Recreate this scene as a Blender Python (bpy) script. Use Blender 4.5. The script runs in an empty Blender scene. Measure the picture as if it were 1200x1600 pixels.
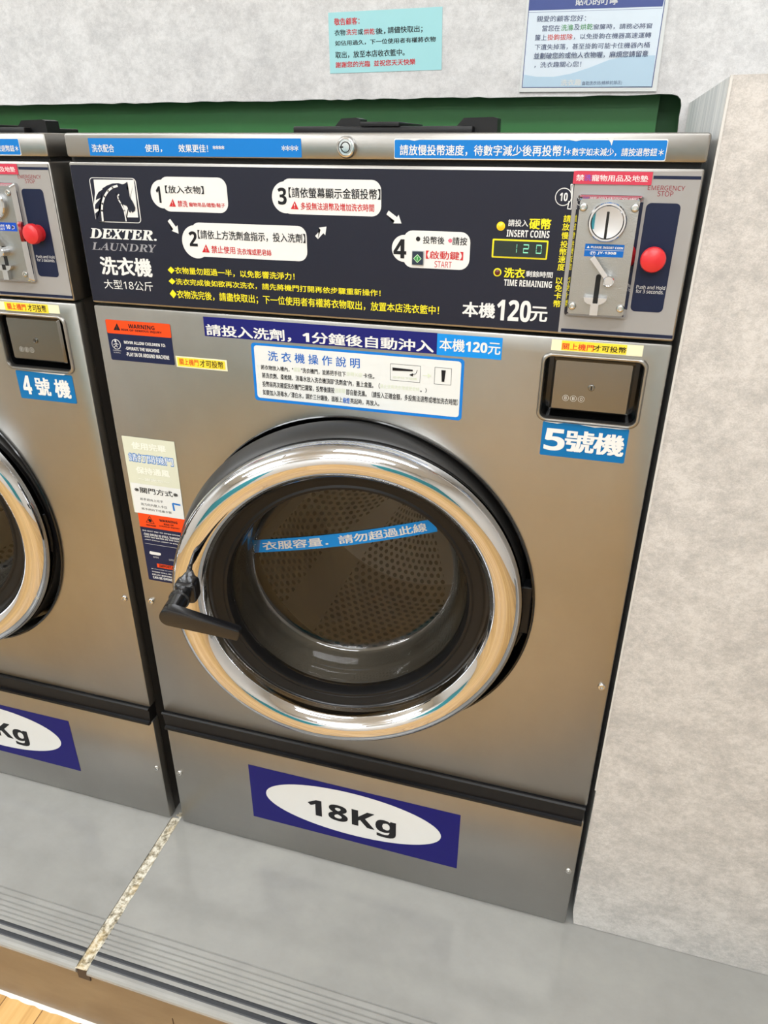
import bpy, bmesh, math, random
from mathutils import Matrix, Vector

random.seed(7)
SC = bpy.context.scene
COL = SC.collection

# ------------------------------------------------------------------ camera
cam_data = bpy.data.cameras.new('camera')
cam = bpy.data.objects.new('camera', cam_data)
COL.objects.link(cam)
RIGHT = Vector((0.95935413, 0.28217152, 0.0043456))
DOWN = Vector((0.1312221, -0.43240308, -0.8920809))
FWD = Vector((-0.24984077, 0.85639174, -0.45185482))
m4 = Matrix.Identity(4)
for i in range(3):
    m4[i][0], m4[i][1], m4[i][2] = RIGHT[i], -DOWN[i], -FWD[i]
m4.translation = Vector((0.65751, -0.84373, 1.19529))
cam.matrix_world = m4
cam_data.sensor_width = 36.0
cam_data.lens = 1125.1 / 1600.0 * 36.0
cam_data.clip_start = 0.02
SC.camera = cam

# ------------------------------------------------------------------ world, lamps, exposure
world = bpy.data.worlds.new('world')
SC.world = world
world.use_nodes = True
world.node_tree.nodes['Background'].inputs[0].default_value = (0.9, 0.95, 1.0, 1)
world.node_tree.nodes['Background'].inputs[1].default_value = 0.15
SC.view_settings.view_transform = 'Standard'
SC.view_settings.look = 'None'
SC.view_settings.gamma = 1.0
SC.view_settings.use_curve_mapping = False
SC.view_settings.exposure = 0.0
CEIL = 2.45
FLOOR = -0.17


def area(name, x, y, sx, sy, power, color=(0.93, 0.97, 1.0)):
    l = bpy.data.lights.new(name, 'AREA')
    l.shape = 'RECTANGLE'
    l.size, l.size_y = sx, sy
    l.energy = power
    l.color = color
    o = bpy.data.objects.new(name, l)
    o.location = (x, y, CEIL - 0.285)
    COL.objects.link(o)
    # extra upward light, added to brighten the ceiling above each lamp
    l2 = l.copy()
    l2.energy = power * 0.35
    o2 = bpy.data.objects.new(name, l2)
    o2.location = (x, y, CEIL - 0.23)
    o2.rotation_euler = (math.pi, 0, 0)
    COL.objects.link(o2)
    return o


LAMPS = [(sx * 1.0 - 0.15, sy, 1.2, 0.3, pw) for sx in (-1, 1) for sy, pw in ((-0.65, 16), (-2.0, 21), (-3.2, 34))] + [(-2.3, -0.45, 1.2, 0.3, 22)]
for lx, ly, sx, sy, pw in LAMPS:
    area('ceiling_lamp', lx, ly, sx, sy, pw)


# ------------------------------------------------------------------ materials
def lin(c):
    out = []
    for v in c:
        v /= 255.0
        out.append(v / 12.92 if v <= 0.04045 else ((v + 0.055) / 1.055) ** 2.4)
    return tuple(out) + (1.0,)


MATS = {}


def mat(name, rgb=(128, 128, 128), rough=0.5, metal=0.0, coat=0.0, spec=0.5, emit=None, estr=0.0):
    if name in MATS:
        return MATS[name]
    m = bpy.data.materials.new(name)
    m.use_nodes = True
    b = m.node_tree.nodes['Principled BSDF']
    b.inputs['Base Color'].default_value = lin(rgb)
    b.inputs['Roughness'].default_value = rough
    b.inputs['Metallic'].default_value = metal
    b.inputs['Coat Weight'].default_value = coat
    b.inputs['Specular IOR Level'].default_value = spec
    if emit:
        b.inputs['Emission Color'].default_value = lin(emit)
        b.inputs['Emission Strength'].default_value = estr
    MATS[name] = m
    return m


class NT:
    """little node-tree writer"""
    def __init__(self, m):
        self.t = m.node_tree
        self.b = self.t.nodes['Principled BSDF']

    def n(self, kind, **kw):
        nd = self.t.nodes.new(kind)
        for k, v in kw.items():
            setattr(nd, k, v)
        return nd

    def link(self, a, b):
        self.t.links.new(a, b)

    def coords(self, scale, kind='Object', rot=(0, 0, 0)):
        tc = self.n('ShaderNodeTexCoord')
        mp = self.n('ShaderNodeMapping')
        mp.inputs['Scale'].default_value = scale
        mp.inputs['Rotation'].default_value = rot
        self.link(tc.outputs[kind], mp.inputs['Vector'])
        return mp.outputs['Vector']

    def noise(self, vec, scale, detail=4, rough=0.55):
        nd = self.n('ShaderNodeTexNoise')
        nd.inputs['Scale'].default_value = scale
        nd.inputs['Detail'].default_value = detail
        nd.inputs['Roughness'].default_value = rough
        self.link(vec, nd.inputs['Vector'])
        return nd.outputs['Fac']

    def ramp(self, fac, stops):
        nd = self.n('ShaderNodeValToRGB')
        el = nd.color_ramp.elements
        while len(el) < len(stops):
            el.new(0.5)
        for e, (p, c) in zip(el, stops):
            e.position = p
            e.color = lin(c) if len(c) == 3 else c
        self.link(fac, nd.inputs['Fac'])
        return nd.outputs['Color']

    def math(self, op, a, b=None):
        nd = self.n('ShaderNodeMath', operation=op)
        for i, v in enumerate((a, b)):
            if v is None:
                continue
            if isinstance(v, (int, float)):
                nd.inputs[i].default_value = v
            else:
                self.link(v, nd.inputs[i])
        return nd.outputs[0]

    def mix(self, fac, a, b):
        nd = self.n('ShaderNodeMix', data_type='RGBA')
        if isinstance(fac, (int, float)):
            nd.inputs[0].default_value = fac
        else:
            self.link(fac, nd.inputs[0])
        for i, v in ((6, a), (7, b)):
            if isinstance(v, tuple):
                nd.inputs[i].default_value = v
            else:
                self.link(v, nd.inputs[i])
        return nd.outputs[2]

    def bump(self, h, strength, dist=0.002):
        nd = self.n('ShaderNodeBump')
        nd.inputs['Strength'].default_value = strength
        nd.inputs['Distance'].default_value = dist
        self.link(h, nd.inputs['Height'])
        self.link(nd.outputs['Normal'], self.b.inputs['Normal'])


def brushed(name, rgb, rough):
    m = mat(name, rgb, rough, 1.0)
    t = NT(m)
    v = t.coords((2.5, 60, 420))
    f = t.noise(v, 1.0, 3, 0.6)
    v2 = t.coords((3.0, 3.0, 2.0))
    f2 = t.noise(v2, 1.6, 5, 0.6)
    t.link(t.ramp(f2, [(0.3, tuple(int(c * 0.93) for c in rgb)), (0.7, rgb)]), t.b.inputs['Base Color'])
    r = t.math('ADD', t.math('MULTIPLY', f, 0.10), t.math('ADD', t.math('MULTIPLY', f2, 0.08), rough - 0.09))
    t.link(r, t.b.inputs['Roughness'])
    t.bump(f, 0.09, 0.0004)
    return m


STEEL = brushed('brushed_steel', (164, 162, 158), 0.38)
STEEL_LID = brushed('lid_steel', (160, 157, 153), 0.34)
CHROME = mat('chrome', (206, 207, 210), 0.035, 1.0)
SATIN = mat('satin_chrome', (200, 200, 200), 0.22, 1.0)
BRASSY = mat('screw_metal', (196, 195, 192), 0.25, 1.0)
BLACKP = mat('black_plastic', (16, 16, 18), 0.36, spec=0.28)
BLACKG = mat('gloss_black', (14, 14, 15), 0.12)
RUBBER = mat('black_rubber', (18, 17, 17), 0.45, spec=0.25)
CAB = mat('cabinet_paint', (62, 58, 54), 0.4)
HOLE = mat('hole_black', (4, 4, 4), 0.8)
GREEN = mat('green_paint', (34, 106, 46), 0.5)
WHITECAULK = mat('white_caulk', (225, 220, 212), 0.7)
REDB = mat('red_button', (196, 36, 42), 0.3)
SIL = mat('slate_grip', (52, 54, 58), 0.4)

cast = mat('cast_metal', (158, 158, 156), 0.38, 1.0)
_t = NT(cast)
_t.bump(_t.noise(_t.coords((1, 1, 1)), 900, 2, 0.6), 0.35, 0.0006)
CAST = cast


def wallpaper(name, base, dark, light, bump=0.25):
    """printed stone-effect paper: soft clouds, small scratches and a fine pebbled surface"""
    m = mat(name, base, 0.75)
    t = NT(m)
    v = t.coords((1, 1, 1.25))
    big = t.noise(v, 15, 10, 0.78)
    mid = t.noise(v, 95, 8, 0.8)
    fine = t.noise(v, 620, 3, 0.7)
    f = t.math('ADD', t.math('MULTIPLY', big, 0.42), t.math('ADD', t.math('MULTIPLY', mid, 0.36), t.math('MULTIPLY', fine, 0.22)))
    t.link(t.ramp(f, [(0.42, dark), (0.50, base), (0.57, light)]), t.b.inputs['Base Color'])
    t.bump(t.math('ADD', t.noise(v, 240, 6, 0.7), mid), bump, 0.0012)
    return m


WALLP = wallpaper('stone_wallpaper', (202, 200, 199), (184, 182, 182), (216, 214, 213))
PIERP = wallpaper('pier_wallpaper', (180, 176, 172), (163, 160, 157), (196, 192, 188))

m = mat('streaked_plaster', (222, 224, 224), 0.7)
t = NT(m)
f = t.noise(t.coords((90, 90, 5)), 1.0, 5, 0.6)
t.link(t.ramp(f, [(0.35, (196, 200, 202)), (0.62, (232, 233, 232))]), t.b.inputs['Base Color'])
STREAK = m

m = mat('vinyl_tread', (176, 176, 174), 0.42)
t = NT(m)
v = t.coords((1, 1.3, 1))
f = t.noise(v, 8, 9, 0.66)
t.link(t.ramp(f, [(0.34, (142, 141, 137)), (0.5, (147, 146, 142)), (0.66, (152, 151, 146))]), t.b.inputs['Base Color'])
t.link(t.ramp(f, [(0.3, (95, 95, 95)), (0.7, (120, 120, 120))]), t.b.inputs['Roughness'])
t.b.inputs['Roughness'].default_value = 0.42
VINYL = m

m = mat('riser_laminate', (150, 128, 100), 0.4)
t = NT(m)
f = t.noise(t.coords((2, 2, 6)), 3, 6, 0.6)
t.link(t.ramp(f, [(0.35, (116, 98, 76)), (0.65, (130, 112, 88))]), t.b.inputs['Base Color'])
RISER = m

m = mat('joint_grime', (190, 180, 150), 0.85)
t = NT(m)
v = t.coords((1, 1, 1))
f = t.noise(v, 95, 6, 0.7)
c = t.ramp(f, [(0.34, (74, 68, 56)), (0.46, (160, 150, 128)), (0.56, (212, 206, 190)), (0.68, (228, 224, 214))])
f2 = t.noise(v, 22, 3, 0.6)
ylw = t.ramp(f2, [(0.52, (0, 0, 0)), (0.64, (160, 160, 160))])
t.link(t.mix(ylw, c, lin((196, 160, 80))), t.b.inputs['Base Color'])
t.bump(f, 0.6, 0.003)
GRIME = m

m = mat('oak_floor', (228, 184, 122), 0.38)
t = NT(m)
tc = t.n('ShaderNodeTexCoord')
sep = t.n('ShaderNodeSeparateXYZ')
t.link(tc.outputs['Object'], sep.inputs[0])
px = t.math('DIVIDE', t.math('ADD', sep.outputs[0], 10.109), 0.078)
idx = t.math('FLOOR', px)
fr = t.math('FRACT', px)
wn = t.n('ShaderNodeTexWhiteNoise', noise_dimensions='1D')
t.link(idx, wn.inputs['W'])
off = t.n('ShaderNodeCombineXYZ')
t.link(t.math('MULTIPLY', wn.outputs['Value'], 30.0), off.inputs[2])
add = t.n('ShaderNodeVectorMath', operation='ADD')
t.link(t.coords((48, 2.2, 1)), add.inputs[0])
t.link(off.outputs[0], add.inputs[1])
grain = t.noise(add.outputs[0], 1.0, 6, 0.62)
c = t.ramp(grain, [(0.28, (188, 142, 84)), (0.5, (214, 170, 106)), (0.72, (228, 190, 130))])
shade = t.ramp(wn.outputs['Value'], [(0.0, (225, 222, 215)), (1.0, (255, 255, 255))])
mx = t.n('ShaderNodeMix', data_type='RGBA', blend_type='MULTIPLY')
mx.inputs[0].default_value = 1.0
t.link(c, mx.inputs[6])
t.link(shade, mx.inputs[7])
seam = t.math('LESS_THAN', t.math('MINIMUM', fr, t.math('SUBTRACT', 1.0, fr)), 0.013)
t.link(t.mix(seam, mx.outputs[2], lin((120, 84, 44))), t.b.inputs['Base Color'])
OAK = m

# perforated drum: u = angle, v = depth in metres along the lathe profile
m = mat('perforated_drum', (176, 172, 166), 0.32, 0.9)
t = NT(m)
uv = t.n('ShaderNodeUVMap')
sep = t.n('ShaderNodeSeparateXYZ')
t.link(uv.outputs[0], sep.inputs[0])
CELL = 0.0165
gu = t.math('DIVIDE', sep.outputs[0], CELL)
gv = t.math('DIVIDE', sep.outputs[1], CELL * 0.87)
row = t.math('FLOOR', gv)
shift = t.math('MULTIPLY', t.math('MODULO', row, 2.0), 0.5)
fu = t.math('SUBTRACT', t.math('FRACT', t.math('ADD', gu, shift)), 0.5)
fv = t.math('MULTIPLY', t.math('SUBTRACT', t.math('FRACT', gv), 0.5), 0.87)
d = t.math('SQRT', t.math('ADD', t.math('MULTIPLY', fu, fu), t.math('MULTIPLY', fv, fv)))
hole = t.math('LESS_THAN', d, 0.30)
band = t.math('GREATER_THAN', t.math('FRACT', t.math('DIVIDE', t.math('ADD', sep.outputs[0], 0.115), 0.283)), 0.26)
holes = t.math('MULTIPLY', hole, band)
t.link(t.mix(holes, lin((176, 168, 156)), lin((10, 9, 8))), t.b.inputs['Base Color'])
t.link(t.math('SUBTRACT', 0.9, t.math('MULTIPLY', holes, 0.9)), t.b.inputs['Metallic'])
DRUM = m


def clear_glass(name, ior, tint):
    m = bpy.data.materials.new(name)
    m.use_nodes = True
    nt = m.node_tree
    nt.nodes.clear()
    out = nt.nodes.new('ShaderNodeOutputMaterial')
    mixs = nt.nodes.new('ShaderNodeMixShader')
    tr = nt.nodes.new('ShaderNodeBsdfTransparent')
    tr.inputs[0].default_value = (tint, tint, tint * 0.99, 1)
    gl = nt.nodes.new('ShaderNodeBsdfGlossy')
    gl.inputs['Roughness'].default_value = 0.015
    fres = nt.nodes.new('ShaderNodeFresnel')
    fres.inputs['IOR'].default_value = ior
    nt.links.new(fres.outputs[0], mixs.inputs[0])
    nt.links.new(tr.outputs[0], mixs.inputs[1])
    nt.links.new(gl.outputs[0], mixs.inputs[2])
    nt.links.new(mixs.outputs[0], out.inputs[0])
    return m


GLASS = clear_glass('door_glass', 1.5, 0.80)
GLASSW = clear_glass('thick_glass_wall', 2.0, 0.92)

PAL = {
    'navy': (30, 32, 46), 'greypanel': (156, 154, 151), 'navystripe': (22, 30, 58), 'white': (228, 228, 226), 'black': (24, 24, 28),
    'lightgrey': (150, 150, 156), 'red': (200, 40, 44), 'yellow': (240, 226, 40), 'pink': (246, 110, 130), 'darkred': (140, 36, 48),
    'blue': (10, 118, 200), 'paper': (224, 226, 224), 'rose': (200, 60, 82), 'pinkwhite': (250, 226, 226), 'blueviolet': (110, 90, 190),
    'navyl': (24, 32, 66), 'orange': (236, 74, 24), 'cream': (236, 230, 196), 'yellowl': (248, 218, 62), 'redorange': (222, 74, 40),
    'indigo': (22, 26, 108), 'sky': (14, 140, 226), 'blue2': (14, 120, 206), 'blue3': (20, 100, 190), 'pale': (214, 224, 196),
    'grey3': (70, 74, 78), 'teal': (0, 106, 168), 'ivory': (214, 216, 196), 'paleivory': (238, 240, 228), 'blue4': (24, 116, 200),
    'ivory2': (240, 244, 240), 'indigo2': (22, 18, 104), 'blue5': (8, 96, 178), 'blue6': (22, 78, 190), 'brown': (70, 56, 50),
    'aqua': (170, 224, 228), 'red2': (210, 50, 56), 'slate': (70, 84, 140), 'bluepaper': (222, 232, 242), 'slate2': (76, 90, 150),
    'wave': (186, 212, 230), 'slate3': (76, 86, 120), 'green3': (70, 150, 80), 'red3': (214, 76, 66), 'paperwhite': (238, 238, 236),
}


def ink(c):
    return mat('ink_' + c, tuple(round(v * 0.925) for v in PAL[c]), 0.42, spec=0.22)


# ------------------------------------------------------------------ mesh helpers
def finish(name, bm, mats, parent=None, smooth=None, label=None):
    me = bpy.data.meshes.new(name)
    bmesh.ops.recalc_face_normals(bm, faces=bm.faces[:])
    bm.to_mesh(me)
    bm.free()
    for k in (mats if isinstance(mats, (list, tuple)) else [mats]):
        me.materials.append(k)
    if smooth is not None:
        for p in me.polygons:
            p.use_smooth = True
        me.set_sharp_from_angle(angle=math.radians(smooth))
    o = bpy.data.objects.new(name, me)
    COL.objects.link(o)
    if parent is not None:
        o.parent = parent
    if label:
        o['label'] = label
    return o


def structure(o):
    o['kind'] = 'structure'
    return o


def empty(name, loc, label, cat, group=None):
    o = bpy.data.objects.new(name, None)
    o.location = loc
    o['label'] = label
    o['category'] = cat
    if group:
        o['group'] = group
    COL.objects.link(o)
    return o


def bm_box(bm, x0, x1, y0, y1, z0, z1, bev=0.0, seg=2):
    r = bmesh.ops.create_cube(bm, size=1.0)
    vs = r['verts']
    for v in vs:
        v.co = Vector((x0 + (v.co.x + 0.5) * (x1 - x0), y0 + (v.co.y + 0.5) * (y1 - y0), z0 + (v.co.z + 0.5) * (z1 - z0)))
    if bev > 0:
        es = list({e for v in vs for e in v.link_edges})
        bmesh.ops.bevel(bm, geom=es, offset=bev, segments=seg, profile=0.5, affect='EDGES')


def box(name, x0, x1, y0, y1, z0, z1, mt, parent=None, bev=0.0, label=None):
    bm = bmesh.new()
    bm_box(bm, x0, x1, y0, y1, z0, z1, bev)
    return finish(name, bm, mt, parent, 40 if bev else None, label)


def prism(bm, pts, y0, y1, mi=0):
    """outline in x,z extruded between two depths"""
    a = [bm.verts.new((x, y0, z)) for x, z in pts]
    b = [bm.verts.new((x, y1, z)) for x, z in pts]
    n = len(pts)
    fs = [bm.faces.new(a), bm.faces.new(b[::-1])]
    for i in range(n):
        fs.append(bm.faces.new((a[i], a[(i + 1) % n], b[(i + 1) % n], b[i])))
    for f in fs:
        f.material_index = mi


def rrect(x0, z0, x1, z1, r, n=6):
    if r <= 0:
        return [(x0, z0), (x1, z0), (x1, z1), (x0, z1)]
    pts = []
    for cx, cz, a0 in ((x1 - r, z0 + r, -90), (x1 - r, z1 - r, 0), (x0 + r, z1 - r, 90), (x0 + r, z0 + r, 180)):
        for k in range(n + 1):
            a = math.radians(a0 + 90.0 * k / n)
            pts.append((cx + r * math.cos(a), cz + r * math.sin(a)))
    return pts


def circ(x, z, r, n=40):
    return [(x + r * math.cos(2 * math.pi * k / n), z + r * math.sin(2 * math.pi * k / n)) for k in range(n)]


def lathe(bm, prof, cx=0.0, cz=0.0, seg=96, uv=False, close=False, mi=0):
    """profile of (radius, y) spun about the y direction through (cx, cz)"""
    rings = []
    for r, y in prof:
        if r < 1e-6:
            rings.append([bm.verts.new((cx, y, cz))])
        else:
            rings.append([bm.verts.new((cx + r * math.cos(2 * math.pi * k / seg), y, cz + r * math.sin(2 * math.pi * k / seg))) for k in range(seg)])
    lay = bm.loops.layers.uv.verify() if uv else None
    acc = [0.0]
    for i in range(1, len(prof)):
        acc.append(acc[-1] + math.hypot(prof[i][0] - prof[i - 1][0], prof[i][1] - prof[i - 1][1]))
    rr = max(p[0] for p in prof)
    pairs = list(range(len(prof) - 1)) + ([-1] if close else [])
    for i in pairs:
        A, B = rings[i], rings[i + 1]
        for k in range(seg):
            k2 = (k + 1) % seg
            if len(A) == 1 and len(B) == 1:
                continue
            if len(A) == 1:
                f = bm.faces.new((A[0], B[k2], B[k]))
                us = [(k + 0.5, acc[i]), (k + 1, acc[i + 1]), (k, acc[i + 1])]
            elif len(B) == 1:
                f = bm.faces.new((A[k], A[k2], B[0]))
                us = [(k, acc[i]), (k + 1, acc[i]), (k + 0.5, acc[i + 1])]
            else:
                f = bm.faces.new((A[k], A[k2], B[k2], B[k]))
                us = [(k, acc[i]), (k + 1, acc[i]), (k + 1, acc[i + 1]), (k, acc[i + 1])]
            f.material_index = mi
            if uv:
                for lp, (u, vv) in zip(f.loops, us):
                    lp[lay].uv = (u / seg * 2 * math.pi * rr, vv)


def boolean_cut(obj, cutters):
    """cut holes in a mesh object, leave plain mesh data behind"""
    for c in cutters:
        md = obj.modifiers.new('cut', 'BOOLEAN')
        md.operation = 'DIFFERENCE'
        md.solver = 'EXACT'
        md.object = c
    bpy.context.view_layer.update()
    dg = bpy.context.evaluated_depsgraph_get()
    me = bpy.data.meshes.new_from_object(obj.evaluated_get(dg))
    obj.modifiers.clear()
    obj.data = me
    for c in cutters:
        bpy.data.objects.remove(c, do_unlink=True)
    for p in me.polygons:
        p.use_smooth = True
    me.set_sharp_from_angle(angle=math.radians(35))


# ------------------------------------------------------------------ printed sheets
_tc = bpy.data.curves.new('text_source', 'FONT')
_to = bpy.data.objects.new('text_source', _tc)
COL.objects.link(_to)
_cache = {}


def sans(text, bold):
    """plain sans-serif letters and figures for the western characters"""
    out = []
    for ch in text:
        o = ord(ch)
        if 48 <= o <= 57:
            o += (0x1D7EC if bold else 0x1D7E2) - 48
        elif 65 <= o <= 90:
            o += (0x1D5D4 if bold else 0x1D5A0) - 65
        elif 97 <= o <= 122:
            o += (0x1D5EE if bold else 0x1D5BA) - 97
        out.append(chr(o))
    return ''.join(out)


def glyphs(text, bold):
    if text.isascii() and bold > 0.02 and any(c.isalpha() for c in text):
        bold_face = True
    else:
        bold_face = bold > 0.0
    if text.isascii() and bold > 0:
        bold *= 0.35
    text = sans(text, bold_face)
    key = (text, bold)
    if key not in _cache:
        _tc.body = text
        _tc.resolution_u = 4 if len(text) < 4 else 2
        bpy.context.view_layer.update()
        me = bpy.data.meshes.new_from_object(_to.evaluated_get(bpy.context.evaluated_depsgraph_get()))
        vs = [(v.co.x, v.co.y) for v in me.vertices]
        fs = [tuple(p.vertices) for p in me.polygons]
        bpy.data.meshes.remove(me)
        if bold > 0:      # heavier strokes: the same letters again, shifted a little each way
            v0, f0 = vs, fs
            vs, fs = [], []
            for sx, sy in ((0, 0), (1, 0.6), (-1, 0.6), (1, -0.6), (-1, -0.6)):
                n = len(vs)
                vs += [(vx + sx * bold, vy + sy * bold) for vx, vy in v0]
                fs += [tuple(i + n for i in f) for f in f0]
        xs = [v[0] for v in vs]
        ys = [v[1] for v in vs]
        _cache[key] = (vs, fs, min(xs), max(xs), min(ys), max(ys))
    return _cache[key]


def stroke(pts, w):
    """a polyline given a width, as short quads with round joints"""
    out = []
    for (x0, z0), (x1, z1) in zip(pts, pts[1:]):
        l = math.hypot(x1 - x0, z1 - z0) or 1e-9
        nx, nz = -(z1 - z0) / l * w / 2, (x1 - x0) / l * w / 2
        out.append([(x0 + nx, z0 + nz), (x0 - nx, z0 - nz), (x1 - nx, z1 - nz), (x1 + nx, z1 + nz)])
    for x, z in pts[1:-1]:
        out.append(circ(x, z, w / 2, 10))
    return out


def outline(e):
    k = e[0]
    if k == 'P':
        return [e[2]]
    if k == 'R':
        return [rrect(*e[2:])]
    if k == 'C':
        return [circ(e[2], e[3], e[4])]
    if k == 'L':
        return stroke(e[2], e[3])
    return []


def bbox(e):
    if e[0] == 'T':
        return e[3], e[4], e[5], e[6]
    pts = [p for o in outline(e) for p in o]
    return min(p[0] for p in pts), min(p[1] for p in pts), max(p[0] for p in pts), max(p[1] for p in pts)


def printed(name, els, y, parent, thick=0.0003, origin=(0, 0), label=None, wrap=None, ink_name='lettering', own=True):
    """a sticker or notice (its first shape is the sheet) with everything printed on it as one child mesh.
    coordinates in millimetres on the face; y is the face it sticks to"""
    els = list(els)
    base = els[0]
    root = parent
    layers, boxes = [], []
    front = y - thick
    if own:
        bm = bmesh.new()
        prism(bm, [(px / 1000 - origin[0], pz / 1000 - origin[1]) for px, pz in outline(base)[0]], front, y)
        root = finish(name, bm, ink(base[1]), parent, label=label)
        rest = els[1:]
    else:
        rest = els
    bm = bmesh.new()
    cols = []
    for e in rest:
        col = e[2] if e[0] == 'T' else e[1]
        if col not in cols:
            cols.append(col)
        mi = cols.index(col)
        b = bbox(e)
        lv = 1
        for ob, ol in zip(boxes, layers):
            if b[0] < ob[2] and ob[0] < b[2] and b[1] < ob[3] and ob[1] < b[3]:
                lv = max(lv, ol + 1)
        boxes.append(b)
        layers.append(lv)
        yy = front - 0.00016 * lv
        if e[0] == 'T':
            vs, fs, ax, bx, az, bz = glyphs(e[1], e[7])
            x0, z0, x1, z1 = e[3:7]
            sl = e[8] if len(e) > 8 else 0.0
            per = len(vs) // 5 if e[7] > 0 else len(vs)
            nv = [bm.verts.new(((x0 + (vx - ax) / (bx - ax) * (x1 - x0)) / 1000 - origin[0], yy - 0.000025 * (i // per), (z0 + (vz - az) / (bz - az) * (z1 - z0) + sl * (vx - ax) / (bx - ax) * (x1 - x0)) / 1000 - origin[1])) for i, (vx, vz) in enumerate(vs)]
            for f in fs:
                try:
                    bm.faces.new([nv[i] for i in f]).material_index = mi
                except ValueError:
                    pass
        else:
            for o in outline(e):
                f = bm.faces.new([bm.verts.new((px / 1000 - origin[0], yy, pz / 1000 - origin[1])) for px, pz in o])
                f.material_index = mi
    if rest:
        me = bpy.data.meshes.new(ink_name)
        bmesh.ops.triangulate(bm, faces=[f for f in bm.faces if len(f.verts) > 4])
        for f in bm.faces:
            f.normal_update()
            if f.normal.y > 0:
                f.normal_flip()
        bm.to_mesh(me)
        for c in cols:
            me.materials.append(ink(c))
        o = bpy.data.objects.new(ink_name, me)
        COL.objects.link(o)
        o.parent = root
    bm.free()
    return root


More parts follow.
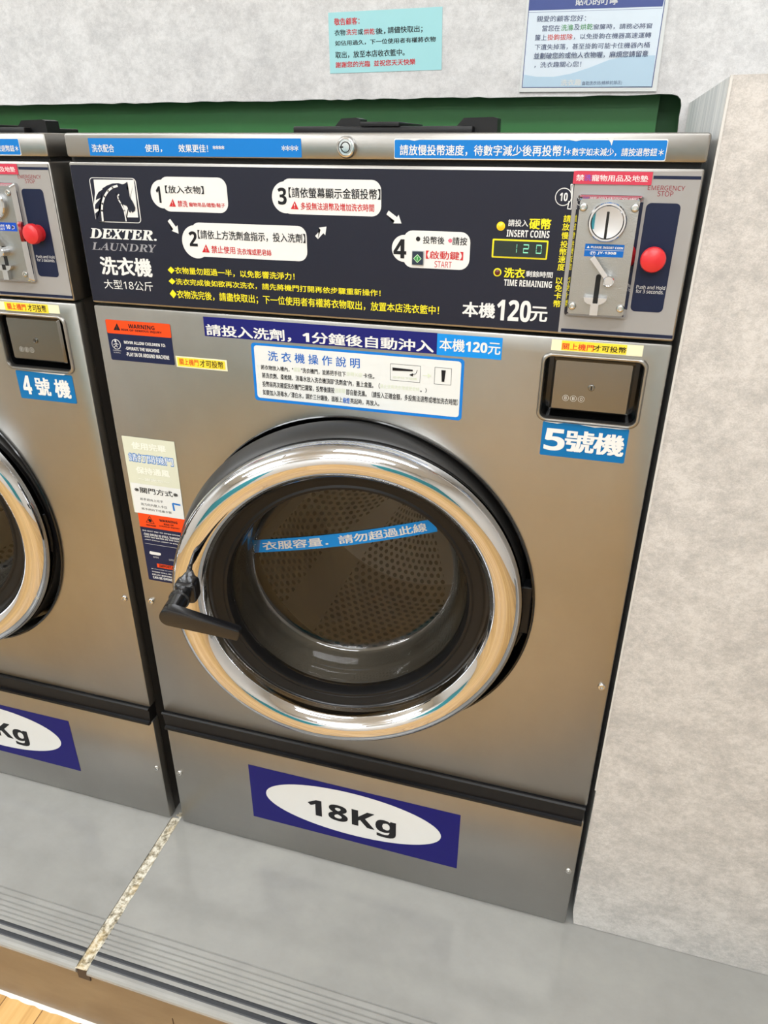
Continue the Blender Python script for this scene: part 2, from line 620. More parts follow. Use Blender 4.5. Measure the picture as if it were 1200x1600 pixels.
SHEETS = {
 'console': [
  ('R', 'navy', 2.2, 1009.6, 616.0, 1173.0, 0.0),
  ('R', 'greypanel', 616.0, 1009.1, 737.7, 1174.8, 0.0),
  ('R', 'navystripe', 692.5, 1168.0, 737.4, 1171.0, 0.0),
  ('R', 'navystripe', 619.0, 1010.2, 738.1, 1013.8, 0.0),
  ('R', 'white', 27.1, 1108.9, 93.6, 1160.4, 5),
  ('R', 'navy', 28.2, 1109.8, 92.4, 1159.6, 4),
  ('P', 'white', [(33.8, 1158.0), (91.3, 1158.4), (90.1, 1115.7), (72.4, 1115.5), (72.2, 1110.5), (28.6, 1109.8), (28.3, 1128.9), (32.9, 1143.0)]),
  ('P', 'navy', [(39.0, 1109.9), (39.1, 1124.6), (44.0, 1135.1), (50.3, 1143.3), (58.8, 1149.3), (67.8, 1151.6), (69.8, 1144.4), (66.3, 1140.7), (66.4, 1136.3), (68.4, 1132.0), (71.2, 1125.4), (72.8, 1118.0), (73.0, 1110.6)]),
  ('P', 'navy', [(28.0, 1109.0), (28.3, 1118.7), (37.6, 1124.6), (29.0, 1124.1), (30.7, 1129.5), (40.8, 1137.6), (32.3, 1134.6), (34.2, 1139.1), (40.2, 1143.2), (38.5, 1143.9), (44.7, 1146.9), (44.7, 1148.1), (52.5, 1151.7), (60.6, 1154.0), (68.9, 1154.5), (74.1, 1153.2), (68.1, 1150.2), (56.4, 1146.4), (46.2, 1136.7), (40.6, 1124.7), (40.2, 1109.3)]),
  ('P', 'navy', [(66.9, 1151.6), (73.8, 1153.2), (76.7, 1153.6), (81.9, 1156.2), (81.7, 1151.1), (79.8, 1148.7), (82.2, 1145.4), (82.4, 1138.9), (85.6, 1133.8), (88.2, 1127.0), (87.1, 1123.6), (82.9, 1121.0), (81.3, 1123.9), (80.7, 1120.9), (78.7, 1121.7), (77.9, 1125.6), (76.1, 1128.8), (71.0, 1130.3), (67.9, 1134.2), (65.9, 1138.5), (65.6, 1141.4), (61.5, 1144.3)]),
  ('L', 'white', [(67.4, 1151.5), (59.8, 1149.6), (52.6, 1145.6), (46.1, 1138.9), (41.3, 1130.6), (39.2, 1122.4), (38.1, 1109.9)], 2.6),
  ('L', 'white', [(67.9, 1141.9), (65.4, 1139.7), (65.8, 1135.9), (68.6, 1131.3), (71.9, 1123.2), (72.5, 1110.8)], 1.6),
  ('T', '𝑫𝑬𝑿𝑻𝑬𝑹.', 'white', 14.4, 1088.9, 112.0, 1101.2, 0.018),
  ('T', '𝑳𝑨𝑼𝑵𝑫𝑹𝒀', 'lightgrey', 14.1, 1074.7, 110.6, 1084.2, 0.0),
  ('T', '洗衣機', 'white', 22.8, 1044.2, 99.4, 1067.2, 0.03),
  ('T', '大型18公斤', 'white', 23.8, 1026.3, 97.3, 1038.3, 0),
  ('R', 'white', 125.8, 1123.8, 215.8, 1162.6, 11),
  ('C', 'white', 128.3, 1143.1, 16.0, 0.0),
  ('T', '1', 'black', 120.0, 1133.3, 126.1, 1151.8, 0.04),
  ('T', '【放入衣物】', 'black', 133.0, 1144.3, 185.2, 1153.0, 0.01),
  ('P', 'red', [(141.8, 1138.3), (145.0, 1129.4), (135.9, 1129.6)]),
  ('T', '!', 'white', 140.6, 1130.6, 141.3, 1135.4, 0.01),
  ('T', '禁洗', 'red', 147.8, 1129.3, 161.5, 1136.5, 0.015),
  ('T', '寵物用品/踏墊/鞋子', 'red', 163.3, 1129.9, 211.6, 1134.8, 0.015),
  ('P', 'white', [(134.8, 1115.4), (141.5, 1106.4), (144.1, 1108.3), (144.3, 1098.5), (135.0, 1101.6), (137.6, 1103.5), (131.0, 1112.6)]),
  ('R', 'white', 162.6, 1072.6, 314.8, 1112.2, 11),
  ('C', 'white', 167.5, 1089.6, 19.3, 0.0),
  ('T', '2', 'black', 158.4, 1084.4, 169.5, 1101.9, 0.03),
  ('T', '【請依上方洗劑盒指示，投入洗劑】', 'black', 171.0, 1093.3, 313.2, 1103.8, 0.01),
  ('P', 'red', [(180.9, 1087.5), (185.1, 1077.9), (174.5, 1077.8)]),
  ('T', '!', 'white', 179.7, 1079.2, 180.8, 1084.4, 0.01),
  ('T', '禁止使用', 'red', 187.8, 1077.4, 220.0, 1086.2, 0.015),
  ('T', '洗衣塊或肥皂絲', 'red', 222.5, 1077.1, 268.3, 1084.5, 0.015),
  ('P', 'white', [(325.6, 1101.9), (332.7, 1108.8), (330.5, 1111.1), (340.1, 1112.6), (338.3, 1103.0), (336.0, 1105.3), (329.0, 1098.5)]),
  ('R', 'white', 285.3, 1125.0, 406.6, 1162.8, 11),
  ('C', 'white', 290.4, 1142.7, 17.0, 0.0),
  ('T', '3', 'black', 281.0, 1134.9, 291.9, 1153.1, 0.03),
  ('T', '【請依螢幕顯示金額投幣】', 'black', 294.7, 1142.7, 405.8, 1153.7, 0.01),
  ('P', 'red', [(301.8, 1139.2), (306.2, 1130.4), (296.5, 1130.5)]),
  ('T', '!', 'white', 300.9, 1131.6, 302.2, 1136.4, 0.01),
  ('T', '多投無法退幣及增加洗衣時間', 'red', 309.0, 1129.9, 398.3, 1138.0, 0.015),
  ('T', '◆衣物量勿超過一半，以免影響洗淨力！', 'yellow', 122.5, 1050.1, 296.9, 1058.8, 0.012),
  ('T', '◆洗衣完成後如欲再次洗衣，請先將機門打開再依步驟重新操作！', 'yellow', 121.8, 1036.7, 406.1, 1044.6, 0.012),
  ('T', '◆衣物洗完後，請盡快取出；下一位使用者有權將衣物取出，放置本店洗衣籃中！', 'yellow', 121.1, 1019.0, 477.6, 1030.3, 0.012),
  ('P', 'white', [(415.3, 1131.7), (425.2, 1125.1), (427.0, 1127.7), (430.5, 1118.6), (420.7, 1118.4), (422.5, 1121.1), (412.7, 1127.7)]),
  ('R', 'white', 433.0, 1071.5, 510.2, 1111.7, 11),
  ('C', 'white', 434.1, 1092.0, 14.6, 0.0),
  ('T', '4', 'black', 421.5, 1081.3, 436.8, 1101.9, 0.03),
  ('C', 'black', 450.3, 1102.9, 2.5, 0.0),
  ('T', '投幣後', 'black', 456.0, 1098.1, 480.8, 1106.1, 0.012),
  ('C', 'pink', 487.4, 1102.3, 2.2, 0.0),
  ('C', 'pink', 485.5, 1102.4, 0.7, 0.0),
  ('T', '請按', 'black', 489.8, 1097.8, 506.5, 1106.3, 0.012),
  ('T', '【啟動鍵】', 'red', 459.9, 1082.0, 502.9, 1090.9, 0.012),
  ('T', 'START', 'red', 470.3, 1073.1, 490.2, 1079.9, 0.0),
  ('T', '請投入', 'white', 550.5, 1119.4, 572.0, 1126.3, 0.012),
  ('T', '硬幣', 'yellow', 573.0, 1117.1, 596.2, 1128.1, 0.03),
  ('T', 'INSERT COINS', 'white', 549.6, 1108.6, 595.6, 1115.9, 0.012),
  ('T', '洗衣', 'yellow', 550.0, 1065.7, 573.3, 1076.4, 0.025),
  ('T', '剩餘時間', 'white', 574.2, 1067.6, 603.5, 1074.0, 0.012),
  ('T', 'TIME REMAINING', 'white', 550.8, 1056.9, 603.7, 1063.9, 0.012),
  ('T', '本機', 'white', 505.1, 1019.8, 543.3, 1036.9, 0.025),
  ('T', '120', 'white', 545.1, 1018.0, 583.6, 1041.7, 0.03),
  ('T', '元', 'white', 583.2, 1019.5, 602.4, 1036.1, 0.025),
  ('C', 'yellow', 542.7, 1119.1, 4.6, 0.0),
  ('C', 'navy', 542.7, 1119.1, 3.4, 0.0),
  ('C', 'yellow', 542.6, 1070.9, 4.5, 0.0),
  ('C', 'navy', 542.6, 1070.9, 3.0, 0.0),
  ('R', 'yellow', 534.8, 1086.4, 595.4, 1106.1, 1.2),
  ('C', 'white', 606.1, 1149.7, 8.7, 0.0),
  ('C', 'navy', 606.1, 1149.7, 7.9, 0.0),
  ('T', '10', 'white', 602.2, 1145.6, 610.4, 1153.8, 0.02),
  ('L', 'white', [(612.4, 1161.8), (614.5, 1161.6), (615.2, 1138.0), (611.5, 1138.4), (612.2, 1145.8)], 1.0),
  ('L', 'white', [(614.5, 1148.4), (612.4, 1161.8)], 1.0),
  ('T', '請', 'yellow', 608.6, 1125.0, 616.1, 1132.2, 0.012),
  ('T', '放', 'yellow', 608.2, 1116.9, 615.7, 1124.1, 0.012),
  ('T', '慢', 'yellow', 608.3, 1108.2, 615.8, 1115.4, 0.012),
  ('T', '投', 'yellow', 608.2, 1099.3, 615.8, 1106.6, 0.012),
  ('T', '幣', 'yellow', 608.1, 1091.5, 615.7, 1098.8, 0.012),
  ('T', '速', 'yellow', 607.6, 1083.9, 615.3, 1091.3, 0.012),
  ('T', '度', 'yellow', 607.7, 1075.9, 615.4, 1083.3, 0.012),
  ('T', '以', 'yellow', 607.4, 1061.3, 615.1, 1068.8, 0.012),
  ('T', '免', 'yellow', 607.3, 1053.5, 615.0, 1061.0, 0.012),
  ('T', '卡', 'yellow', 607.3, 1045.2, 615.1, 1052.8, 0.012),
  ('T', '幣', 'yellow', 607.6, 1036.6, 615.4, 1044.2, 0.012),
  ('T', 'EMERGENCY', 'darkred', 688.7, 1157.7, 724.0, 1162.0, 0),
  ('T', 'STOP', 'darkred', 698.8, 1152.2, 713.9, 1156.9, 0),
  ('R', 'navystripe', 689.8, 1037.2, 723.2, 1145.8, 5),
  ('T', 'Push and Hold', 'white', 692.6, 1061.1, 721.7, 1064.9, 0),
  ('T', 'for 3 seconds.', 'white', 692.7, 1056.6, 720.9, 1060.6, 0),
 ],
 'lid_left': [
  ('R', 'blue', 34.2, 1184.5, 312.6, 1203.7, 0.5),
  ('T', '洗衣配合', 'white', 38.2, 1188.4, 69.4, 1197.0, 0.012),
  ('T', '使用，', 'white', 112.1, 1188.8, 135.0, 1197.2, 0.012),
  ('T', '效果更佳！****', 'white', 157.2, 1188.9, 217.0, 1197.3, 0.012),
  ('T', '****', 'white', 288.7, 1191.1, 309.0, 1196.8, 0.012),
 ],
 'lid_right': [
  ('R', 'paper', 421.0, 1184.0, 701.0, 1203.8, 1.5),
  ('R', 'blue', 421.5, 1185.0, 700.4, 1202.6, 1.5),
  ('P', 'paper', [(643.5, 1204.1), (649.0, 1204.1), (647.8, 1197.8), (646.4, 1200.6)]),
  ('P', 'paper', [(430.9, 1203.8), (455.6, 1203.8), (443.3, 1201.6)]),
  ('P', 'paper', [(599.5, 1203.7), (624.8, 1203.8), (612.5, 1201.7)]),
  ('T', '請放慢投幣速度，待數字減少後再投幣！', 'white', 427.4, 1187.4, 603.0, 1197.9, 0.012),
  ('T', '＊數字如未減少，請按退幣鈕＊', 'white', 603.7, 1188.1, 698.4, 1195.6, 0.01),
 ],
 'pet': [
  ('R', 'rose', 614.0, 1162.3, 691.4, 1174.4, 0.3),
  ('T', '禁', 'pinkwhite', 616.8, 1165.3, 624.9, 1171.2, 0.01),
  ('T', '洗', 'blueviolet', 625.2, 1165.4, 632.3, 1171.3, 0.01),
  ('T', '寵物用品及地墊', 'pinkwhite', 632.6, 1165.1, 687.6, 1171.2, 0.01),
 ],
 'warn1': [
  ('R', 'navyl', 15.4, 930.0, 114.8, 985.2, 2),
  ('R', 'orange', 15.8, 967.0, 114.9, 985.4, 2),
  ('P', 'black', [(33.4, 981.4), (37.2, 971.7), (26.6, 971.8)]),
  ('T', '!', 'orange', 32.2, 972.8, 32.4, 978.1, 0.01),
  ('T', 'WARNING', 'black', 50.5, 975.9, 91.0, 981.5, 0.015),
  ('T', 'RISK OF SERIOUS INJURY', 'black', 39.0, 971.0, 101.2, 974.5, 0.012),
  ('C', 'white', 27.0, 952.2, 7.1, 0.0),
  ('C', 'navyl', 27.0, 952.2, 6.2, 0.0),
  ('L', 'white', [(27.0, 955.8), (27.8, 953.1), (26.7, 950.8), (28.7, 948.2)], 1.0),
  ('L', 'white', [(23.0, 951.6), (27.5, 953.6), (30.8, 952.2)], 0.8),
  ('L', 'white', [(26.7, 950.8), (22.8, 947.2)], 0.8),
  ('C', 'white', 26.8, 956.6, 1.6, 0.0),
  ('T', 'CHILDREN', 'white', 20.4, 942.9, 32.9, 944.2, 0),
  ('T', 'PLAYING', 'white', 21.1, 939.8, 31.6, 941.2, 0),
  ('T', 'NEVER ALLOW CHILDREN TO:', 'white', 40.1, 954.0, 104.1, 958.1, 0.012),
  ('T', '-OPERATE THE MACHINE', 'white', 40.8, 945.6, 93.3, 950.2, 0.012),
  ('T', '-PLAY IN OR AROUND MACHINE', 'white', 40.4, 937.1, 107.4, 942.4, 0.012),
 ],
 'close_door': [
  ('R', 'cream', 117.4, 928.1, 193.6, 943.2, 0.3),
  ('R', 'yellowl', 119.4, 929.6, 175.6, 941.6, 0.3),
  ('R', 'yellowl', 173.8, 930.2, 190.8, 941.5, 0.3),
  ('T', '關上機門', 'redorange', 122.5, 931.8, 151.3, 940.4, 0.008),
  ('T', '才可投幣', 'black', 153.4, 931.4, 188.4, 940.7, 0.008),
 ],
 'title': [
  ('R', 'indigo', 165.4, 973.2, 476.6, 998.4, 0.3),
  ('R', 'sky', 476.6, 972.2, 554.4, 998.0, 0.3),
  ('T', '請投入洗劑，1分鐘後自動沖入', 'white', 168.0, 974.2, 472.8, 989.1, 0.022),
  ('T', '本機120元', 'white', 479.7, 977.9, 552.8, 993.1, 0.015),
 ],
 'instr': [
  ('R', 'blue2', 230.8, 892.2, 511.0, 969.6, 4.5),
  ('R', 'paper', 234.8, 896.2, 507.4, 966.4, 4),
  ('T', '洗 衣 機 操 作 說 明', 'blue3', 254.0, 947.5, 379.0, 960.4, 0.01),
  ('T', '1', 'pale', 237.2, 934.3, 238.9, 940.4, 0),
  ('T', '2', 'pale', 237.4, 923.0, 239.1, 929.1, 0),
  ('T', '3', 'pale', 237.6, 910.0, 239.3, 916.1, 0),
  ('T', '4', 'pale', 237.7, 899.4, 239.5, 905.6, 0),
  ('T', '將衣物放入槽內，"', 'black', 242.8, 934.9, 288.4, 941.3, 0.016),
  ('T', '關緊', 'pale', 289.3, 935.8, 298.6, 941.6, 0),
  ('T', '"洗衣機門，並將把手往下', 'black', 299.4, 935.0, 360.1, 941.9, 0.016),
  ('T', '旋轉90度', 'pale', 361.0, 936.4, 382.4, 942.1, 0),
  ('T', '卡住。', 'black', 383.5, 935.8, 398.1, 942.0, 0.016),
  ('T', '將洗衣劑、柔軟精、消毒水放入洗衣機頂部"洗劑盒"內，蓋上盒蓋。（', 'black', 243.6, 923.5, 405.2, 931.1, 0.016),
  ('T', '禁止使用洗衣塊或肥皂絲', 'pale', 405.7, 924.8, 456.5, 930.0, 0),
  ('T', '。）', 'black', 457.4, 924.1, 465.8, 929.8, 0.016),
  ('T', '投幣前再次確認洗衣機門已關緊，投幣後請按', 'black', 243.3, 911.8, 344.2, 919.7, 0.016),
  ('T', '啟動鍵', 'pale', 344.9, 913.2, 359.4, 919.6, 0),
  ('T', '即自動洗滌。（請投入正確金額，多投無法退幣或增加洗衣時間）', 'black', 360.3, 911.2, 505.7, 919.4, 0.016),
  ('T', '如要加入消毒水／漂白水，請於三分鐘後，面板上', 'black', 242.9, 900.5, 354.9, 908.2, 0.016),
  ('T', '綠燈', 'blue3', 355.4, 899.9, 364.9, 907.8, 0.02),
  ('T', '亮起時，再放入。', 'black', 365.6, 900.2, 404.7, 907.7, 0.016),
  ('L', 'grey3', [(419.0, 956.9), (457.3, 956.9), (456.7, 936.1), (418.9, 936.2), (419.0, 956.9)], 0.5),
  ('P', 'black', [(421.5, 952.5), (447.5, 951.7), (447.6, 949.6), (421.6, 948.4)]),
  ('L', 'black', [(453.3, 951.7), (451.5, 946.8), (445.2, 944.8)], 0.6),
  ('P', 'black', [(443.3, 944.9), (448.1, 947.4), (447.7, 943.1)]),
  ('T', '把手往下旋轉', 'pale', 422.1, 938.7, 453.0, 941.8, 0),
  ('L', 'pale', [(460.1, 945.6), (468.5, 945.8)], 0.8),
  ('P', 'pale', [(466.5, 948.5), (470.9, 946.0), (466.7, 942.8)]),
  ('L', 'grey3', [(475.3, 957.1), (495.8, 956.9), (495.8, 936.4), (474.9, 936.2), (475.3, 957.1)], 0.5),
  ('P', 'black', [(483.3, 954.2), (488.8, 954.2), (487.5, 939.8), (484.2, 939.7)]),
 ],
 'yellow': [
  ('R', 'cream', 610.3, 988.3, 710.2, 1000.6, 0.3),
  ('R', 'yellowl', 621.6, 989.0, 692.9, 1000.1, 0.3),
  ('T', '關上機門', 'redorange', 622.5, 990.1, 657.4, 997.7, 0.015),
  ('T', '才可投幣', 'black', 656.8, 990.7, 692.5, 997.5, 0.012),
 ],
 'number': [
  ('R', 'teal', 610.3, 859.0, 709.9, 902.3, 2),
  ('P', 'paper', [(611.3, 902.2), (635.0, 902.6), (627.1, 900.9), (619.0, 901.3)]),
  ('P', 'paper', [(652.9, 902.3), (709.2, 902.4), (697.9, 901.2), (678.4, 901.6), (670.8, 900.4)]),
 ],
 'number_t': [
  ('T', '5', 'white', 614.1, 866.2, 638.7, 894.3, 0.02),
  ('T', '號', 'white', 638.3, 867.0, 673.2, 894.7, 0.03),
  ('T', '機', 'white', 672.0, 867.3, 707.5, 894.5, 0.03),
 ],
 'howto': [
  ('R', 'ivory', 10.4, 691.4, 97.3, 816.9, 0.5),
  ('R', 'paper', 12.0, 691.4, 97.2, 742.1, 0.5),
  ('T', '使用完畢', 'paleivory', 25.0, 798.3, 81.7, 809.4, 0.03),
  ('T', '請打開機門', 'blue4', 16.4, 777.2, 91.8, 791.5, 0.055),
  ('T', '請打開機門', 'ivory2', 17.2, 778.4, 91.0, 790.3, 0.0),
  ('T', '保持通風', 'paleivory', 25.8, 758.7, 82.5, 770.2, 0.03),
  ('T', '～謝謝您～', 'paleivory', 27.4, 748.0, 80.2, 752.8, 0.01),
  ('T', '※關門方式※', 'black', 17.4, 726.9, 91.7, 736.6, 0.012),
  ('T', '將手把向上拉平', 'black', 24.7, 714.3, 64.4, 718.5, 0.0),
  ('T', '用力向內壓入卡住', 'black', 24.6, 705.3, 69.9, 710.0, 0),
  ('T', '將手把向下拉盡卡緊', 'black', 24.6, 697.8, 76.6, 701.8, 0),
  ('L', 'blue4', [(80.7, 716.7), (81.6, 704.0)], 3.0),
  ('L', 'blue4', [(81.0, 716.4), (93.6, 715.1)], 2.6),
 ],
 'warn2': [
  ('R', 'navyl', 15.9, 569.8, 99.4, 692.4, 1.5),
  ('R', 'orange', 16.0, 667.3, 101.0, 692.4, 1.0),
  ('L', 'black', [(36.2, 688.0), (42.6, 675.8), (28.8, 676.5), (36.2, 688.0)], 0.8),
  ('C', 'black', 35.8, 680.5, 2.9, 0.0),
  ('T', 'PINCH HAZARD', 'black', 27.9, 670.6, 45.1, 673.2, 0.01),
  ('T', 'WARNING', 'black', 52.4, 681.4, 83.9, 685.6, 0.02),
  ('T', 'RISK OF', 'black', 59.7, 676.2, 76.6, 679.1, 0.012),
  ('T', 'SERIOUS INJURY', 'black', 50.7, 672.1, 86.4, 674.6, 0.012),
  ('T', 'DO NOT TRY TO OPEN DOOR IF:', 'white', 19.5, 660.1, 92.0, 662.1, 0.01),
  ('T', '-THE DRUM IS STILL TURNING', 'white', 19.9, 653.0, 87.2, 656.8, 0.01),
  ('T', '-YOU SEE WATER IN THE WINDOW', 'white', 20.1, 649.2, 94.0, 651.5, 0.01),
  ('T', '-ANY CYCLE LIGHT IS STILL LIT', 'white', 20.3, 644.5, 91.6, 646.1, 0.01),
  ('L', 'white', [(20.0, 637.8), (80.2, 638.0)], 0.4),
  ('P', 'white', [(26.4, 624.4), (42.9, 624.2), (45.9, 623.3), (45.5, 620.3), (42.0, 619.0), (28.0, 618.8), (25.0, 620.5)]),
  ('T', 'OPEN', 'white', 30.8, 613.2, 40.4, 616.0, 0),
  ('T', 'LATCH', 'white', 59.4, 612.9, 69.7, 615.7, 0),
  ('R', 'orange', 35.6, 596.3, 74.4, 603.4, 0.0),
  ('T', 'IMPORTANT', 'black', 39.5, 597.6, 73.2, 602.8, 0.015),
  ('T', 'IF POWER IS INTERRUPTED', 'white', 23.8, 591.7, 88.0, 592.6, 0.01),
  ('T', 'THERE WILL BE A 3 MINUTE', 'white', 24.1, 585.9, 89.0, 587.8, 0.01),
  ('T', 'DELAY BEFORE THE DOOR', 'white', 24.0, 580.3, 86.8, 582.9, 0.01),
  ('T', 'CAN BE OPENED.', 'white', 24.4, 573.9, 64.1, 578.4, 0.01),
 ],
 'kg': [
  ('R', 'indigo2', 159.4, 72.9, 546.8, 204.4, 0.3),
  ('X', 190.2, 148.2, 516.3, 134.7, 299.8, 197.7, 454.1, 92.3),
  ('T', '18Kg', 'black', 271.6, 105.2, 436.2, 157.3, 0.03),
 ],
 'coin': [
  ('R', 'blue5', 634.4, 1093.2, 674.1, 1105.8, 0.5),
  ('L', 'white', [(635.0, 1099.5), (673.9, 1099.9)], 0.3),
  ('T', '▲ PLEASE INSERT COIN', 'white', 636.3, 1101.4, 672.9, 1103.7, 0.012),
  ('T', 'JY-130B', 'white', 648.0, 1095.4, 666.9, 1098.4, 0.03),
  ('T', 'JY', 'white', 640.8, 1095.3, 645.6, 1097.9, 0.02),
  ('L', 'white', [(640.1, 1096.6), (641.5, 1098.2), (644.8, 1098.3), (646.4, 1096.8), (645.2, 1095.0), (641.9, 1094.9), (640.1, 1096.6)], 0.25),
 ],
 'coin4': [
  ('R', 'blue6', 639.2, 1094.8, 680.8, 1105.4, 0.3),
  ('T', 'PLEASE', 'white', 642.2, 1100.6, 662.2, 1102.7, 0.02),
  ('L', 'white', [(641.5, 1099.5), (662.3, 1099.5)], 0.4),
  ('T', 'INSERT', 'white', 641.1, 1096.2, 662.2, 1098.1, 0.02),
  ('T', '10', 'white', 664.3, 1097.4, 670.9, 1102.8, 0.03),
  ('L', 'white', [(674.4, 1101.8), (677.6, 1101.0), (677.0, 1098.3), (673.2, 1097.4)], 0.6),
  ('C', 'brown', 674.7, 1099.9, 1.4, 0.0),
 ],
 'number4_t': [
  ('T', '4', 'white', 621.7, 865.9, 636.9, 894.4, 0.05),
  ('T', '號', 'white', 643.9, 866.0, 669.9, 893.3, 0.03),
  ('T', '機', 'white', 677.2, 865.6, 704.5, 893.2, 0.03),
 ],
 'number4': [
  ('R', 'teal', 614.0, 858.6, 711.4, 900.9, 2),
  ('P', 'paper', [(639.7, 901.3), (701.9, 902.4), (698.0, 900.3), (670.7, 900.3)]),
 ],
 'yellow4': [
  ('R', 'cream', 592.8, 988.1, 712.2, 999.8, 0.3),
  ('R', 'yellowl', 621.6, 987.6, 694.3, 999.5, 0.3),
  ('T', '關上機門', 'redorange', 626.0, 989.5, 657.3, 998.1, 0.015),
  ('T', '才可投幣', 'black', 660.4, 988.8, 691.0, 998.4, 0.012),
 ],
 'notice1': [
  ('P', 'aqua', [(165.9, 1392.2), (357.7, 1393.5), (359.7, 1308.4), (166.6, 1306.5)]),
  ('T', '敬告顧客：', 'red2', 175.9, 1374.3, 220.0, 1384.3, 0.02, 0.0023),
  ('T', '衣物', 'black', 176.2, 1359.9, 195.3, 1368.4, 0.016, 0.0052),
  ('T', '洗完', 'red2', 196.6, 1360.2, 215.7, 1368.6, 0.016, 0.0),
  ('T', '或', 'black', 216.9, 1360.3, 225.9, 1368.4, 0.016, 0.0),
  ('T', '烘乾', 'red2', 227.2, 1359.9, 246.2, 1368.4, 0.016, 0.0053),
  ('T', '後，', 'black', 247.4, 1359.8, 264.3, 1368.5, 0.016, 0.0059),
  ('T', '請儘快取出；', 'black', 268.0, 1359.9, 326.3, 1369.7, 0.016, 0.0051),
  ('T', '如佔用過久，下一位使用者有權將衣物', 'black', 176.9, 1345.7, 348.6, 1353.1, 0.016, 0.0082),
  ('T', '取出，放至本店收衣籃中。', 'black', 176.9, 1327.7, 297.2, 1337.7, 0.016, 0.0116),
  ('T', '謝謝您的光臨  並祝您天天快樂', 'red2', 177.0, 1314.3, 315.6, 1323.0, 0.02, 0.0144),
 ],
 'notice2': [
  ('P', 'paper', [(490.1, 1423.1), (695.2, 1416.6), (697.5, 1273.5), (488.4, 1275.2)]),
  ('P', 'slate', [(493.6, 1421.3), (691.1, 1415.2), (690.6, 1278.7), (492.3, 1280.9)]),
  ('P', 'bluepaper', [(494.6, 1421.2), (690.0, 1415.2), (689.4, 1279.8), (493.5, 1282.0)]),
  ('P', 'slate2', [(493.6, 1421.3), (691.1, 1415.2), (688.3, 1381.2), (494.1, 1383.0)]),
  ('P', 'slate2', [(493.9, 1380.7), (688.3, 1379.0), (688.4, 1378.7), (493.9, 1380.3)]),
  ('P', 'wave', [(494.6, 1298.9), (514.5, 1295.6), (515.9, 1281.8), (493.7, 1282.2)]),
  ('P', 'wave', [(514.5, 1295.6), (540.5, 1295.1), (541.9, 1281.5), (515.9, 1281.8)]),
  ('P', 'wave', [(540.5, 1295.1), (565.7, 1298.6), (567.7, 1281.2), (541.9, 1281.5)]),
  ('P', 'wave', [(565.7, 1298.6), (594.1, 1306.4), (597.4, 1280.8), (567.7, 1281.2)]),
  ('P', 'wave', [(594.1, 1306.4), (621.8, 1315.9), (626.8, 1280.5), (597.4, 1280.8)]),
  ('P', 'wave', [(621.8, 1315.9), (645.7, 1320.2), (651.6, 1280.3), (626.8, 1280.5)]),
  ('P', 'wave', [(645.7, 1320.2), (669.7, 1320.7), (676.2, 1280.0), (651.6, 1280.3)]),
  ('P', 'wave', [(669.7, 1320.7), (688.2, 1320.3), (689.4, 1279.8), (676.2, 1280.0)]),
  ('T', '貼心的叮嚀', 'paper', 562.8, 1386.8, 624.0, 1396.8, 0.02, -0.0196),
  ('T', '親愛的顧客您好：', 'slate3', 507.2, 1367.9, 580.6, 1375.8, 0.008, -0.0163),
  ('T', '當您在', 'slate3', 516.6, 1355.5, 543.4, 1363.6, 0.008, -0.0149),
  ('T', '洗滌', 'green3', 545.1, 1355.5, 563.5, 1363.6, 0.008, -0.0163),
  ('T', '及', 'slate3', 564.2, 1355.7, 573.0, 1363.3, 0.008, -0.0114),
  ('T', '烘乾', 'green3', 573.7, 1355.6, 592.3, 1363.4, 0.008, -0.0108),
  ('T', '窗簾時，請務必將窗', 'slate3', 593.0, 1355.5, 677.8, 1362.4, 0.008, -0.013),
  ('T', '簾上', 'slate3', 506.8, 1343.8, 524.6, 1351.7, 0.008, -0.0112),
  ('T', '掛鉤拔除', 'red3', 525.9, 1343.8, 563.7, 1351.7, 0.008, -0.0106),
  ('T', '，以免掛鉤在機器高速運轉', 'slate3', 565.7, 1343.6, 678.2, 1351.2, 0.008, -0.0107),
  ('T', '下遺失掉落，甚至掛鉤可能卡住機器內桶', 'slate3', 507.6, 1331.3, 678.2, 1339.1, 0.008, -0.0082),
  ('T', '並劃破您的或他人衣物喔，麻煩您請留意', 'slate3', 507.5, 1319.4, 677.7, 1327.8, 0.008, -0.0059),
  ('T', '，洗衣趣關心您！', 'slate3', 509.5, 1307.6, 581.0, 1315.5, 0.008, -0.0028),
  ('T', '洗衣趣', 'paper', 552.7, 1282.8, 583.9, 1291.4, 0.02, 0.0),
  ('T', '自助洗衣坊(楠梓前鋒店)', 'slate3', 585.9, 1282.1, 645.2, 1288.4, 0, 0.0034),
 ],
}
# ================================================================== the room
X0, X1, Y0 = -3.2, 2.8, -3.9
structure(box('floor', X0, X1, Y0, -0.297, FLOOR - 0.05, FLOOR, OAK))
structure(box('ceiling', X0, X1, Y0, 0.7, CEIL, CEIL + 0.05, mat('ceiling_white', (235, 235, 234), 0.8)))
structure(box('wall_left', X0 - 0.05, X0, Y0, 0.7, FLOOR, CEIL, mat('room_wall', (218, 217, 214), 0.8)))
structure(box('wall_right', X1, X1 + 0.05, Y0, 0.7, FLOOR, CEIL, MATS['room_wall']))
structure(box('wall_front', X0, X1, Y0 - 0.05, Y0, FLOOR, CEIL, MATS['room_wall']))
tealm = mat('teal_laminate', (60, 150, 164), 0.35)
structure(box('trim_1', X0, -0.45, Y0, Y0 + 0.03, 0.05, 1.15, tealm))
structure(box('trim_2', 1.25, X1, Y0, Y0 + 0.03, 0.05, 1.15, tealm))
